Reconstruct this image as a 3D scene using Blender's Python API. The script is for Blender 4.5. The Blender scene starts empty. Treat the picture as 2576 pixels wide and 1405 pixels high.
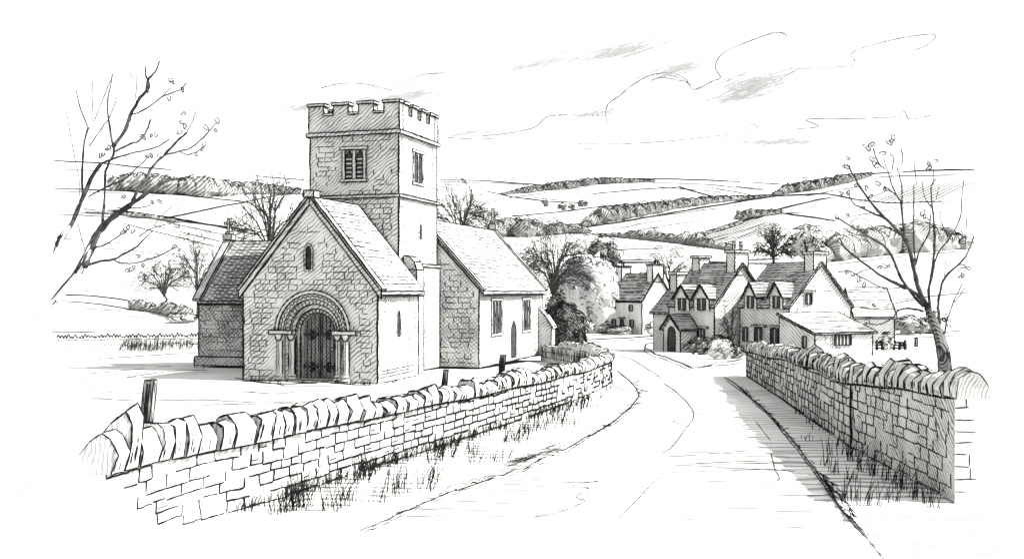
import bpy, math, random
from mathutils import Vector, Matrix, noise
random.seed(7)
rnd = random.random
def U(a, b): return a + (b - a) * rnd()
V = Vector
sc = bpy.context.scene
col = sc.collection

# ------------------------------------------------------------------ view
# the lens: a level camera with eyes 3.54 m above the churchyard, horizon a little below the middle.
F, CX, HY, EYE = 2600.0, 1288.0, 730.0, 3.54
cam_d = bpy.data.cameras.new('camera'); cam = bpy.data.objects.new('camera', cam_d); col.objects.link(cam)
cam.location = (0, 0, EYE); cam.rotation_euler = (math.radians(90), 0, 0)
cam_d.sensor_width = 36; cam_d.lens = 36 * F / 2576; cam_d.shift_y = (HY - 702.5) / 2576
cam_d.clip_start = 0.1; cam_d.clip_end = 12000
sc.camera = cam

# ------------------------------------------------------------------ ground
SK = [(-3000, 400), (-400, 400), (135, 405), (400, 421), (775, 452), (1105, 452), (1300, 458), (1560, 447), (1800, 452),
      (1950, 461), (2170, 437), (2450, 426), (3000, 415), (6000, 415)]
def lerp_tab(tab, x):
    if x <= tab[0][0]: return tab[0][1]
    for (a, va), (b, vb) in zip(tab, tab[1:]):
        if x <= b:
            t = (x - a) / (b - a); t = t * t * (3 - 2 * t)
            return va + (vb - va) * t
    return tab[-1][1]
def g(X, Y):
    if Y < 45: return 0.0
    if Y < 150: return -(Y - 45) * .028
    Yc = min(Y, 1500)
    yp = 842 + (lerp_tab(SK, CX + F * X / Yc) - 842) * math.log(Yc / 150) / math.log(10)
    z = EYE + (HY - yp) / F * Yc
    if Y > 1500: z -= (Y - 1500) * .06
    return z
def P(x, y, Y): return V(((x - CX) / F * Y, Y, EYE - (y - HY) / F * Y))
def G(x, y):
    t = (x - CX) / F; s = (y - HY) / F
    Y = 4.0; last = Y
    while Y < 1500:
        if EYE - s * Y <= g(t * Y, Y): break
        last = Y; Y *= 1.02
    else:
        Y = 1499.0
        return V((t * Y, Y, g(t * Y, Y)))
    a, b = last, Y
    for _ in range(24):
        m = (a + b) / 2
        if EYE - s * m <= g(t * m, m): b = m
        else: a = m
    return V((t * b, b, g(t * b, b)))

# ------------------------------------------------------------------ materials
MATS = {}
def new_mat(name):
    m = bpy.data.materials.new(name); m.use_nodes = True
    nt = m.node_tree; b = nt.nodes['Principled BSDF']
    b.inputs['Roughness'].default_value = .95
    b.inputs['Specular IOR Level'].default_value = 0.0
    return m, nt, b
def nd(nt, t, **kw):
    n = nt.nodes.new(t)
    for k, v in kw.items(): setattr(n, k, v)
    return n
def math_n(nt, op, a, b=None, c=None):
    n = nd(nt, 'ShaderNodeMath', operation=op)
    for i, v in enumerate((a, b, c)):
        if v is None: continue
        if isinstance(v, (int, float)): n.inputs[i].default_value = v
        else: nt.links.new(v, n.inputs[i])
    return n.outputs[0]
def noise_n(nt, vec, scale, detail=2):
    n = nd(nt, 'ShaderNodeTexNoise'); n.inputs['Scale'].default_value = scale; n.inputs['Detail'].default_value = detail
    nt.links.new(vec, n.inputs['Vector']); return n.outputs['Fac']
def hatch_line(nt, co, d, spacing, wob, width, grain_s):
    dv = V(d).normalized() / spacing
    dot = nd(nt, 'ShaderNodeVectorMath', operation='DOT_PRODUCT'); nt.links.new(co, dot.inputs[0]); dot.inputs[1].default_value = dv
    n1 = noise_n(nt, co, .22 / spacing, 2)
    ph = math_n(nt, 'ADD', dot.outputs['Value'], math_n(nt, 'MULTIPLY', n1, wob))
    fr = math_n(nt, 'FRACT', ph)
    tri = math_n(nt, 'ABSOLUTE', math_n(nt, 'SUBTRACT', math_n(nt, 'MULTIPLY', fr, 2.0), 1.0))   # 0 in the middle of a pencil line
    n2 = noise_n(nt, co, .12 / spacing, 3)
    w = math_n(nt, 'ADD', math_n(nt, 'MULTIPLY', math_n(nt, 'SUBTRACT', n2, .5), 1.7), width)
    ln = nd(nt, 'ShaderNodeMapRange', interpolation_type='SMOOTHSTEP')
    nt.links.new(tri, ln.inputs['Value']); nt.links.new(w, ln.inputs['From Max'])
    nt.links.new(math_n(nt, 'SUBTRACT', w, .3), ln.inputs['From Min'])
    ln.inputs['To Min'].default_value = 1; ln.inputs['To Max'].default_value = 0
    gr = noise_n(nt, co, grain_s / spacing, 2)
    return math_n(nt, 'MULTIPLY', ln.outputs[0], math_n(nt, 'ADD', math_n(nt, 'MULTIPLY', gr, .9), .5))
def hatch(name, base, line, spacing, dirs=((.8, .8, -1),), width=.5, wob=1.2):
    """paper-pale surface scored with fine pencil-like strokes of one direction or two"""
    if name in MATS: return MATS[name]
    m, nt, b = new_mat(name)
    tc = nd(nt, 'ShaderNodeTexCoord').outputs['Object']
    tot = None
    for d in dirs:
        h = hatch_line(nt, tc, d, spacing, wob, width, 3.0)
        tot = h if tot is None else math_n(nt, 'MAXIMUM', tot, h)
    tot = math_n(nt, 'MINIMUM', tot, 1.0)
    mx = nd(nt, 'ShaderNodeMix', data_type='RGBA'); nt.links.new(tot, mx.inputs[0])
    mx.inputs[6].default_value = (base, base * .995, base * .97, 1); mx.inputs[7].default_value = (line, line, line, 1)
    nt.links.new(mx.outputs[2], b.inputs['Base Color'])
    MATS[name] = m; return m
def plain(name, c, c2=None, scale=3.0):
    """even tone broken by a fine grain"""
    if name in MATS: return MATS[name]
    m, nt, b = new_mat(name)
    tc = nd(nt, 'ShaderNodeTexCoord').outputs['Object']
    mx = nd(nt, 'ShaderNodeMix', data_type='RGBA')
    n = noise_n(nt, tc, scale, 3)
    mr = nd(nt, 'ShaderNodeMapRange'); nt.links.new(n, mr.inputs['Value']); mr.inputs['From Min'].default_value = .35; mr.inputs['From Max'].default_value = .7
    nt.links.new(mr.outputs[0], mx.inputs[0])
    c2 = c * 1.3 if c2 is None else c2
    mx.inputs[6].default_value = (c, c, c, 1); mx.inputs[7].default_value = (c2, c2, c2, 1)
    nt.links.new(mx.outputs[2], b.inputs['Base Color'])
    MATS[name] = m; return m
INK = plain('graphite_line', .006, .022, 9.0)
SOFT = plain('soft_graphite_line', .025, .08, 6.0)
PALE = plain('cloud_edge', .07, .2, .6)
CLOUDM = plain('cloud_vapour', .32, .46, .4)
WALL = hatch('church_stone', .56, .19, .115, wob=2.2)
AISLE = hatch('aisle_stone_shaded', .44, .12, .12, ((.8, .8, -1), (.8, .8, .7)), .52, 2.5)  # church stone darkened with crossed strokes; the wing's shade put into its colour
WALL_X = hatch('church_stone_crossed', .54, .22, .115, ((.8, .8, -1), (.8, .8, .7)), .55)
ROOF = hatch('church_roof_slate', .50, .18, .2, ((.3, .1, 1),), .4)
ROOF_X = hatch('aisle_slate_shaded', .40, .11, .16, ((.3, 0, 1), (.8, .8, -1)), .6)  # darker than the church slate: the shadowed slope worked into the colour
DOOR = hatch('oak_door', .24, .06, .09, ((.8, .8, -1), (.8, .8, .7)), .5)
DARK = plain('dark_opening', .03, .07, 6.0)
CW = hatch('cottage_stone', .62, .27, .17, ((.8, .8, -1),), .55)
CR = hatch('cottage_slate', .46, .14, .2, ((.1, .3, 1),), .55)
LW = hatch('wall_stone', .52, .24, .11, ((.8, .8, -1),), .3)
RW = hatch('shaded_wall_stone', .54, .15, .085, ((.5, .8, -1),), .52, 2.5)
ENDM = plain('wall_end_stone', .78, .8, 3.0)
BARKH = hatch('scored_bark', .18, .02, .10, ((1, .4, .1),), .6, .2)
BARKL = hatch('scored_leaning_bark', .40, .03, .085, ((.75, .3, -.6),), .5, .25)
COP = hatch('coping_stone_face', .55, .26, .05, ((1, .7, -.25),), .38, 2.0)
GROUND = hatch('grassland', .62, .27, .62, ((.12, 1, 0),), .56, 2.6)
VERGE = hatch('grass_verge', .72, .26, .42, ((.10, 1, 0),), .5, 2.4)
ROADM = hatch('road_surface', .68, .31, .5, ((.06, 1, 0),), .5, 2.2)
BARK = plain('bark', .02, .07, 4.0)
PALEBARK = plain('pale_bark', .8, .8, 2.0)
LEAFP = plain('pale_leaf', .72, .8, 3.0)
POST = hatch('weathered_post', .30, .05, .05, ((1, .2, .02),), .55)

# ------------------------------------------------------------------ mesh builder
K = 1.3   # weight of the drawn lines
class MB:
    def __init__(s, px=.017): s.v = []; s.f = []; s.m = []; s.px = px
    def face(s, pts, mat=0):
        k = len(s.v); s.v += [tuple(p) for p in pts]; s.f.append(tuple(range(k, k + len(pts)))); s.m.append(mat)
    def tube(s, pts, rad, mat=1, sides=4):
        pts = [V(p) for p in pts]; n = len(pts)
        if n < 2: return
        if not isinstance(rad, (list, tuple)): rad = [rad] * n
        k0 = len(s.v); prev = None
        for i, p in enumerate(pts):
            d = (pts[min(i + 1, n - 1)] - pts[max(i - 1, 0)])
            if d.length < 1e-9: d = V((0, 0, 1))
            d.normalize()
            if prev is None:
                a = d.cross(V((0, 0, 1)) if abs(d.z) < .9 else V((1, 0, 0))).normalized()
            else:
                a = prev - d * prev.dot(d)
                a = a.normalized() if a.length > 1e-6 else d.orthogonal().normalized()
            prev = a; b = d.cross(a)
            for j in range(sides):
                t = 2 * math.pi * (j + .5) / sides
                s.v.append(tuple(p + (a * math.cos(t) + b * math.sin(t)) * rad[i]))
        for i in range(n - 1):
            for j in range(sides):
                j2 = (j + 1) % sides; q = k0 + i * sides
                s.f.append((q + j, q + j2, q + sides + j2, q + sides + j)); s.m.append(mat)
        s.f.append(tuple(k0 + j for j in reversed(range(sides)))); s.m.append(mat)
        q = k0 + (n - 1) * sides
        s.f.append(tuple(q + j for j in range(sides))); s.m.append(mat)
    def stroke(s, a, b, w=3.0, mat=1, wob=.7, over=0.0, px=None):
        """a hand-drawn straight line w pencil pixels thick"""
        px = px or s.px; a = V(a); b = V(b); d = b - a; L = d.length
        if L < 1e-6: return
        if over: a = a - d * (over * px / L * U(0, 1)); b = b + d * (over * px / L * U(0, 1)); d = b - a; L = d.length
        n = max(2, min(14, int(L / (14 * px)) + 1))
        side = d.orthogonal().normalized(); s2 = d.normalized().cross(side)
        pts = []; rad = []
        for i in range(n + 1):
            t = i / n
            j = 0 if i in (0, n) else 1
            o = side * U(-wob, wob) * px * j + s2 * U(-wob, wob) * px * j
            pts.append(a + d * t + o)
            rad.append(K * w * px * .5 * U(.75, 1.15) * (.6 if i in (0, n) else 1))
        s.tube(pts, rad, mat)
    def poly(s, pts, w=3.0, mat=1, closed=False, wob=.5):
        pts = list(pts) + ([pts[0]] if closed else [])
        for a, b in zip(pts, pts[1:]): s.stroke(a, b, w, mat, wob)
    def curve(s, pts, w=3.0, mat=1, taper=True, wob=.4):
        """one continuous smooth pencil line through the points (Catmull-Rom)"""
        q = smooth(pts, 3); n = len(q); px = s.px
        q = [p + V((U(-wob, wob), U(-wob, wob), U(-wob, wob))) * px for p in q]
        s.tube(q, [K * w * px * .5 * U(.8, 1.15) * (.5 if taper and i in (0, n - 1) else 1) for i in range(n)], mat)
    def prism(s, base, vec, mat=0, w=3.0, ink=1, skip=()):
        base = [V(p) for p in base]; vec = V(vec); top = [p + vec for p in base]; n = len(base)
        s.face(list(reversed(base)), mat); s.face(top, mat)
        for i in range(n):
            j = (i + 1) % n
            s.face([base[i], base[j], top[j], top[i]], mat)
        if w:
            for i in range(n):
                j = (i + 1) % n
                s.stroke(base[i], base[j], w, ink, over=1); s.stroke(top[i], top[j], w, ink, over=1); s.stroke(base[i], top[i], w, ink, over=1)
    def box(s, x0, x1, y0, y1, z0, z1, mat=0, w=3.0, ink=1):
        s.prism([(x0, y0, z0), (x1, y0, z0), (x1, y1, z0), (x0, y1, z0)], (0, 0, z1 - z0), mat, w, ink)
    def blob(s, c, r, mat=0, rough=.25, seg=7, rings=5):
        c = V(c); k0 = len(s.v); sd = V((U(0, 50), U(0, 50), U(0, 50)))
        def pt(th, ph):
            d = V((math.sin(th) * math.cos(ph), math.sin(th) * math.sin(ph), math.cos(th)))
            q = 1 + rough * noise.noise(d * 1.7 + sd) * 1.6
            return (c.x + d.x * r[0] * q, c.y + d.y * r[1] * q, c.z + d.z * r[2] * q)
        s.v.append(pt(0, 0))
        for i in range(1, rings):
            for j in range(seg): s.v.append(pt(math.pi * i / rings, 2 * math.pi * j / seg))
        s.v.append(pt(math.pi, 0))
        for j in range(seg):
            j2 = (j + 1) % seg
            s.f.append((k0, k0 + 1 + j, k0 + 1 + j2)); s.m.append(mat)
            for i in range(rings - 2):
                q = k0 + 1 + i * seg
                s.f.append((q + j, q + seg + j, q + seg + j2, q + j2)); s.m.append(mat)
            q = k0 + 1 + (rings - 2) * seg
            s.f.append((q + j, k0 + 1 + (rings - 1) * seg, q + j2)); s.m.append(mat)
    def build(s, name, mats, parent=None, smooth_=False):
        me = bpy.data.meshes.new(name); me.from_pydata(s.v, [], s.f)
        for m in mats: me.materials.append(m)
        me.polygons.foreach_set('material_index', s.m)
        if smooth_: me.polygons.foreach_set('use_smooth', [True] * len(s.f))
        me.update()
        o = bpy.data.objects.new(name, me); col.objects.link(o)
        if parent is not None: o.parent = parent
        return o
def smooth(pts, k=4):
    pts = [V(p) for p in pts]
    if len(pts) < 3: 
        return [pts[0].lerp(pts[-1], i / k) for i in range(k + 1)]
    out = []
    for i in range(len(pts) - 1):
        p0, p1, p2, p3 = pts[max(i - 1, 0)], pts[i], pts[i + 1], pts[min(i + 2, len(pts) - 1)]
        for j in range(k):
            t = j / k
            out.append(.5 * ((2 * p1) + (p2 - p0) * t + (2 * p0 - 5 * p1 + 4 * p2 - p3) * t * t + (3 * p1 - p0 - 3 * p2 + p3) * t ** 3))
    out.append(pts[-1]); return out
def tag(o, label=None, cat=None, group=None, kind=None):
    if label: o['label'] = label
    if cat: o['category'] = cat
    if group: o['group'] = group
    if kind: o['kind'] = kind
    return o
def empty(name, loc, rz=0.0):
    o = bpy.data.objects.new(name, None); col.objects.link(o); o.location = loc; o.rotation_euler = (0, 0, rz); o.empty_display_size = .3
    return o
class Frame:
    """local axes of one building, to measure points of its walls"""
    def __init__(s, loc, rz): s.loc = V(loc); s.M = Matrix.Rotation(rz, 3, 'Z'); s.Mi = s.M.inverted()
    def hit(s, axis, val, x, y):
        o = s.Mi @ (V((0, 0, EYE)) - s.loc); d = s.Mi @ V(((x - CX) / F, 1, -(y - HY) / F))
        t = (val - o[axis]) / d[axis]; return o + d * t

# masonry courses drawn on a flat face: O + u*A + z*B
def bricks(mb, O, A, B, inside, W, H, ch=.3, bl=(.35, .75), w=2.4, prob=.7, mat=1, patch=.5):
    O, A, B = V(O), V(A), V(B); sd = V((U(0, 99), U(0, 99), 0)); z = ch * U(.6, 1); row = 0
    while z < H:
        u = -U(0, .6); h = ch * U(.8, 1.2)
        while u < W:
            l = U(*bl); c = (u + l / 2, z + h / 2)
            p = prob + patch * 1.3 * noise.noise(V((c[0] * .5, c[1] * .5, 0)) + sd)
            if inside(*c):
                if rnd() < p:
                    a, b = max(u, 0), min(u + l * U(.75, 1.1), W)
                    if b - a > .08 and inside(a, z) and inside(b, z):
                        mb.stroke(O + A * a + B * (z + U(-.02, .02)), O + A * b + B * (z + U(-.02, .02)), w * U(.7, 1.2), mat)
                if rnd() < p * .75 and 0.05 < u < W - .05 and inside(u, z) and inside(u, z + h):
                    mb.stroke(O + A * u + B * z, O + A * (u + U(-.02, .02)) + B * (z + h), w * U(.7, 1.2), mat)
            u += l
        z += h; row += 1
def courses(mb, O, A, C, n, w=2.0, mat=1, prob=.8, jit=.25, seg=(.15, .5)):
    """slate courses: broken lines along A at n heights up C"""
    O, A, C = V(O), V(A), V(C)
    for i in range(1, n):
        t = (i + U(-jit, jit)) / n; u = U(-.1, .1)
        while u < 1:
            l = U(*seg)
            if rnd() < prob:
                a, b = max(u, .01), min(u + l, .99)
                if b > a: mb.stroke(O + A * a + C * t, O + A * b + C * (t + U(-.1, .1) / n), w * U(.6, 1.2), mat)
            u += l * U(1.0, 1.15)

# ------------------------------------------------------------------ THE SETTING
rows = [-30, -10, 2] + [4 * 1.05 ** i for i in range(130)]
rows = [y for y in rows if y < 1500] + [45, 150, 1500, 1600, 2200, 4000, 8000]
rows = sorted(set(rows)); ts = [-2.2, -1.6, -1.2] + [-.9 + .015 * i for i in range(121)] + [1.2, 1.6, 2.2]
mb = MB()
for y in rows:
    for t in ts:
        X = t * max(y, 40); mb.v.append((X, y, g(X, y)))
nc = len(ts)
for i in range(len(rows) - 1):
    for j in range(nc - 1):
        mb.f.append((i * nc + j, i * nc + j + 1, (i + 1) * nc + j + 1, (i + 1) * nc + j)); mb.m.append(0)
def gline(mb, pts, w=2.5, mat=1, step=30, wob=.6, lift=0.0, gaps=0.0):
    """a line that follows the lie of the land through the sighted points"""
    q = []
    for (x0, y0), (x1, y1) in zip(pts, pts[1:]):
        n = max(1, int(math.hypot(x1 - x0, y1 - y0) / step))
        for i in range(n): q.append((x0 + (x1 - x0) * i / n, y0 + (y1 - y0) * i / n))
    q.append(pts[-1]); run = []
    def flush():
        if len(run) > 1:
            n = len(run)
            mb.tube([r[0] for r in run], [r[1] * (.5 if i in (0, n - 1) else U(.75, 1.2)) for i, r in enumerate(run)], mat)
        run.clear()
    for (x, y) in q:
        p = G(x, y + U(-wob, wob)); p.z += lift + w * p.y / F * .28; run.append((p, K * w * p.y / F * .5))
        if gaps and rnd() < gaps: flush()
    flush()
field_lines = [
    # skyline
    ([(135, 406), (250, 411), (330, 421), (430, 428)], 3.2, 1), ([(640, 440), (775, 456)], 2.5, 2),
    ([(1105, 453), (1200, 455), (1300, 461), (1380, 468)], 2.5, 2), ([(1108, 458), (1240, 460), (1330, 466)], 2, 2),
    ([(1540, 450), (1700, 452), (1830, 457), (1960, 464)], 3, 1), ([(2150, 442), (2300, 432), (2450, 428)], 4, 1), ([(2210, 446), (2300, 443), (2415, 442)], 2.5, 2),
    # left fields
    ([(140, 425), (330, 436)], 2, 2), ([(137, 476), (300, 481), (460, 492), (560, 503), (640, 512)], 3, 1), ([(150, 483), (330, 487)], 2, 2),
    ([(210, 528), (300, 531), (420, 548), (520, 566), (620, 580)], 4, 1), ([(200, 537), (330, 542), (470, 560), (600, 575)], 3, 2), ([(140, 540), (240, 545), (420, 552)], 2.5, 2),
    ([(430, 548), (500, 533), (560, 520), (620, 510)], 3.5, 1), ([(400, 552), (530, 527)], 2.5, 2),
    ([(470, 553), (620, 587), (700, 600)], 2.5, 2), ([(420, 560), (560, 590), (640, 606)], 2, 2), ([(380, 566), (520, 600), (600, 618)], 2, 2), ([(300, 560), (480, 605)], 1.8, 2),
    ([(400, 585), (560, 625)], 1.8, 2), ([(140, 600), (230, 606)], 1.6, 2), ([(190, 622), (330, 630), (400, 640)], 1.6, 2),
    ([(640, 575), (720, 590), (775, 598)], 2.5, 2), ([(610, 510), (700, 492), (775, 488)], 2.5, 2),
    ([(140, 742), (230, 745), (300, 753), (380, 768), (490, 800)], 3.2, 1), ([(140, 757), (250, 765), (360, 783)], 2.6, 2), ([(180, 775), (300, 782)], 2, 2), ([(130, 835), (240, 836)], 2.5, 1),
    # far right fields
    ([(1225, 482), (1290, 497), (1375, 507), (1480, 512)], 2.5, 1), ([(1240, 505), (1380, 484), (1480, 470)], 2, 2), ([(1480, 490), (1600, 478), (1710, 472), (1790, 495), (1830, 503)], 2.8, 1), ([(1640, 460), (1780, 465), (1930, 480)], 2, 2), ([(1650, 470), (1740, 478), (1830, 485)], 2, 2), ([(1850, 470), (1925, 476)], 2, 2), ([(1780, 470), (1890, 492), (1960, 490)], 2, 2),
    ([(1290, 545), (1400, 535), (1520, 520), (1620, 512)], 2.8, 1), ([(1340, 498), (1420, 505)], 2, 2), ([(1290, 530), (1330, 522)], 2, 2),
    ([(1460, 575), (1560, 560), (1700, 535), (1850, 510), (1950, 495), (2080, 488)], 3.8, 1), ([(1500, 568), (1650, 545), (1800, 525)], 2.6, 2),
    ([(1520, 584), (1620, 562), (1700, 550)], 1.8, 2), ([(1560, 588), (1660, 570), (1760, 556)], 1.8, 2),
    ([(1730, 605), (1800, 580), (1870, 557), (1950, 530), (2030, 510), (2090, 498)], 3.6, 1), ([(1870, 557), (1940, 540), (2020, 535)], 2.5, 1), ([(1950, 535), (2050, 548), (2100, 556)], 3.2, 1),
    ([(1490, 590), (1600, 600), (1740, 615), (1860, 632)], 4, 1), ([(1500, 586), (1650, 600), (1800, 618)], 2.6, 2), ([(1450, 580), (1500, 590)], 3, 1),
    ([(2080, 488), (2150, 502), (2240, 512), (2390, 507)], 3, 1), ([(2060, 560), (2170, 540), (2280, 522)], 2, 2), ([(2000, 500), (2100, 480), (2200, 464)], 2, 2), ([(1990, 506), (2080, 490)], 2, 2), ([(2000, 482), (2110, 462), (2190, 452)], 2, 2),
    ([(2060, 662), (2150, 650), (2280, 636), (2400, 626), (2445, 625)], 3.4, 1), ([(2080, 668), (2250, 648), (2420, 632)], 2, 2),
    ([(2240, 765), (2330, 748), (2440, 735)], 2.4, 2), ([(2250, 757), (2380, 740)], 1.8, 2), ([(2255, 840), (2350, 838), (2450, 830)], 2.8, 1), ([(2260, 850), (2330, 848), (2400, 845)], 2, 2),
    ([(1480, 640), (1560, 628), (1700, 624)], 2, 2), ([(1540, 662), (1600, 662), (1660, 661)], 5, 2), ([(1740, 660), (1830, 662)], 5, 2), ([(1545, 655), (1640, 655)], 3, 2), ([(1880, 655), (1960, 652)], 4, 2), ([(1870, 665), (1950, 662)], 2.4, 2)]
for k in range(13): # furrows of the ploughed field below the copse
    t = k / 12
    field_lines.append(([(1680 + 60 * t + 10, 603 + 26 * t), (1800 + 70 * t, 575 + 25 * t), (1905 + 60 * t, 540 + 24 * t)], 1.7, 2))
for k in range(9):
    t = k / 8
    field_lines.append(([(1525 + 30 * t, 617 + 40 * t), (1620, 610 + 40 * t), (1700 + 20 * t, 606 + 40 * t)], 1.5, 2))
for k in range(14): # hatching on the slope behind the right-hand tree
    x = 2180 + k * 16
    field_lines.append(([(x - 30, 512 - k * .3), (x + 30, 490 - k), (x + 78, 468 - k)], 1.7, 2))
for k in range(6):
    field_lines.append(([(1520 + 60 * k, 578 - 11 * k), (1580 + 60 * k, 568 - 11 * k)], 1.6, 2))
for pts, w, m in field_lines: gline(mb, pts, w * 1.35, m, gaps=.06 if w < 2.4 else .015)
# stray strokes on the churchyard grass and in front of the church
for pts, w in [([(215, 1000), (330, 1008), (520, 1005), (640, 1012)], 2.2), ([(230, 985), (280, 986)], 2), ([(340, 990), (380, 987)], 2), ([(205, 960), (330, 1003)], 1.6),
               ([(560, 1008), (700, 1012), (830, 1016)], 2), ([(460, 1022), (600, 1015)], 2), ([(560, 1017), (830, 1012)], 1.8), ([(640, 1030), (830, 1022)], 1.6),
               ([(245, 1045), (360, 1034)], 1.4), ([(270, 1060), (420, 1054), (640, 1036)], 1.4), ([(600, 985), (690, 990), (760, 984)], 2.2), ([(620, 988), (680, 985)], 2), ([(770, 1008), (900, 1011), (970, 1005)], 2),
               ([(135, 885), (230, 882), (370, 877), (490, 874)], 3), ([(140, 868), (250, 873)], 2), ([(245, 903), (360, 895), (500, 887)], 2.6), ([(205, 941), (330, 930), (430, 920)], 2), ([(320, 948), (420, 935), (520, 930)], 2.4),
               ([(960, 962), (1010, 950), (1055, 938)], 3), ([(955, 950), (1045, 930)], 1.8), ([(955, 940), (1030, 925)], 1.8), ([(965, 968), (985, 955), (990, 962), (1010, 950), (1020, 955)], 2.4),
               ([(1240, 962), (1120, 962)], 1.6), ([(1150, 968), (1245, 966)], 2.6), ([(1210, 915), (1240, 912), (1290, 902), (1380, 893)], 3), ([(1290, 910), (1420, 905)], 2), ([(1300, 903), (1440, 897)], 2), ([(1400, 880), (1480, 890), (1500, 900)], 2), ([(1390, 872), (1500, 888)], 2), ([(1385, 880), (1460, 897)], 2.4), ([(1390, 886), (1440, 900)], 2),
               ([(1075, 915), (1120, 905), (1200, 915)], 3), ([(1085, 912), (1130, 897), (1150, 905)], 2), ([(610, 958), (700, 966), (830, 963), (900, 968), (950, 968)], 3.6), ([(590, 950), (720, 970)], 2.4), ([(640, 970), (860, 972)], 2)]:
    gline(mb, pts, w, 1 if w > 2 else 2, gaps=.05)
# level strokes on the open slope by the village
for k in range(10):
    x = U(1560, 1690); y = 868 + k * 5; gline(mb, [(x, y), (x + U(40, 110), y + U(-2, 4))], 1.5, 2, gaps=.03)
ground = tag(mb.build('ground', [GROUND, INK, SOFT]), kind='structure')

# the road, one sheet following the slope
EL = [(1420, 700), (1335, 905), (1245, 1110), (1180, 1320), (1130, 1425), (1060, 1550), (1010, 1600), (985, 1605), (950, 1575), (930, 1545), (905, 1545), (885, 1520), (868, 1470), (856, 1440)]
ER = [(1420, 2240), (1330, 2160), (1230, 2080), (1110, 1990), (1010, 1900), (950, 1822), (930, 1765), (905, 1690), (885, 1640), (870, 1625), (856, 1665)]
def xat(tab, y):
    for (a, va), (b, vb) in zip(tab, tab[1:]):
        if a >= y >= b: return va + (vb - va) * (a - y) / (a - b)
    return tab[0][1] if y > tab[0][0] else tab[-1][1]
mb = MB(); ys = [1420, 1380, 1335, 1280, 1245, 1200, 1180, 1150, 1130, 1090, 1060, 1030, 1010, 985, 965, 950, 940, 934.5, 930, 918, 905, 895, 885, 876, 870, 862, 856]
prev = None
for y in ys:
    a, b = G(xat(EL, y), y), G(xat(ER, y), y); a.z += .006; b.z += .006
    if prev: mb.face([prev[0], prev[1], b, a])
    prev = (a, b)
for pts, w in [([(1560, 893), (1600, 910), (1640, 935), (1662, 950)], 1.5), ([(1670, 965), (1700, 985), (1735, 1020), (1745, 1050), (1720, 1085), (1690, 1125), (1665, 1140)], 1.7),
               ([(1660, 1197), (1600, 1260), (1545, 1315)], 1.5), ([(1530, 1205), (1440, 1222), (1480, 1228), (1450, 1250), (1470, 1262), (1400, 1290), (1345, 1300)], 1.6),
               ([(1660, 1190), (1800, 1185), (1960, 1180)], 1.8), ([(1700, 1170), (1850, 1178), (2000, 1186)], 1.8), ([(1650, 1152), (1800, 1140), (1900, 1133)], 1.5), ([(1680, 1160), (1760, 1165), (1940, 1160)], 1.6),
               ([(1720, 1055), (1690, 1060), (1740, 1075)], 1.3), ([(1940, 1140), (1950, 1180), (1960, 1206), (1925, 1215)], 1.6), ([(1900, 1060), (1940, 1110)], 1.2)]:
    gline(mb, [(q.x, q.y) for q in smooth([(x, y, 0) for x, y in pts], 5)] if len(pts) != 3 or pts[0][0] > 1800 else pts, w * 1.3, 1, gaps=.04, lift=.006)
for k in range(12):
    y = 1205 + k * 9; x = 1250 - k * 26
    gline(mb, [(x + U(-10, 10), y + 6), (x + U(180, 330), y - 4)], 1.7, 1, gaps=.05, lift=.006)
for k in range(16):
    y = U(1130, 1330); x = U(1650, 1900); gline(mb, [(x, y), (x + U(120, 260), y + U(-4, 4))], 1.4, 1, gaps=.06, lift=.006)
road = tag(mb.build('road', [ROADM, SOFT]), kind='structure')

# raised verges with a broken edge
def verge(name, poly, edge, h=.09):
    mb = MB(); pts = [G(x, y) for x, y in poly]
    top = [p + V((0, 0, h)) for p in pts]; lo = [p + V((0, 0, -.05)) for p in pts]
    mb.face(top); n = len(pts)
    for i in range(n): mb.face([lo[i], lo[(i + 1) % n], top[(i + 1) % n], top[i]])
    for k, (w, off) in enumerate(((2.5, 0), (1.8, 5))):
        gline(mb, [(x + U(-3, 3), y + off + U(-2, 2)) for x, y in edge], w, 1, lift=h * (1 - .8 * k), step=18, wob=2.5, gaps=.05 + .1 * k)
    return mb
EL2 = [(690, 1440), (905, 1340), (1000, 1298), (1110, 1248), (1210, 1215), (1320, 1180), (1380, 1152), (1425, 1130), (1490, 1093), (1550, 1058), (1590, 1022), (1605, 998), (1600, 978), (1580, 955), (1550, 934)]
mb = verge('grass_verge', EL2 + [(1540, 968), (1430, 1012), (1330, 1047), (1110, 1120), (920, 1178), (690, 1255), (500, 1305), (180, 1440)], EL2[1:], .03)
for k in range(14): # kerb stones let into the verge edge
    t = k / 14; x = 1110 + 190 * t; y = 1243 - 52 * t
    gline(mb, [(x, y), (x + 34, y - 18 + U(-3, 3))], 2.2, 1, lift=.09, step=40)
for k in range(40):
    t = rnd(); x = 1290 + 130 * t; y = 1180 - 50 * t + U(-12, 4)
    gline(mb, [(x - 25, y + 8), (x + 10, y - 4)], 2, 1, lift=.09, step=40)
for k in range(70): # ragged turf edge
    t = rnd() * (len(EL2) - 3) + 1; i = int(t); f = t - i; x = EL2[i][0] + (EL2[i + 1][0] - EL2[i][0]) * f; y = EL2[i][1] + (EL2[i + 1][1] - EL2[i][1]) * f
    gline(mb, [(x + U(-10, 4), y + U(-8, 2)), (x + U(6, 30), y + U(-14, 4))], U(1.5, 2.6), 1, lift=.03, step=12, wob=2)
tag(mb.build('grass_verge', [VERGE, INK]), kind='structure')
ER2 = [(2250, 1440), (2175, 1345), (2150, 1318), (2110, 1275), (2085, 1235), (2040, 1170), (1995, 1110), (1940, 1050), (1900, 1010), (1860, 975), (1822, 950)]
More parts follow.
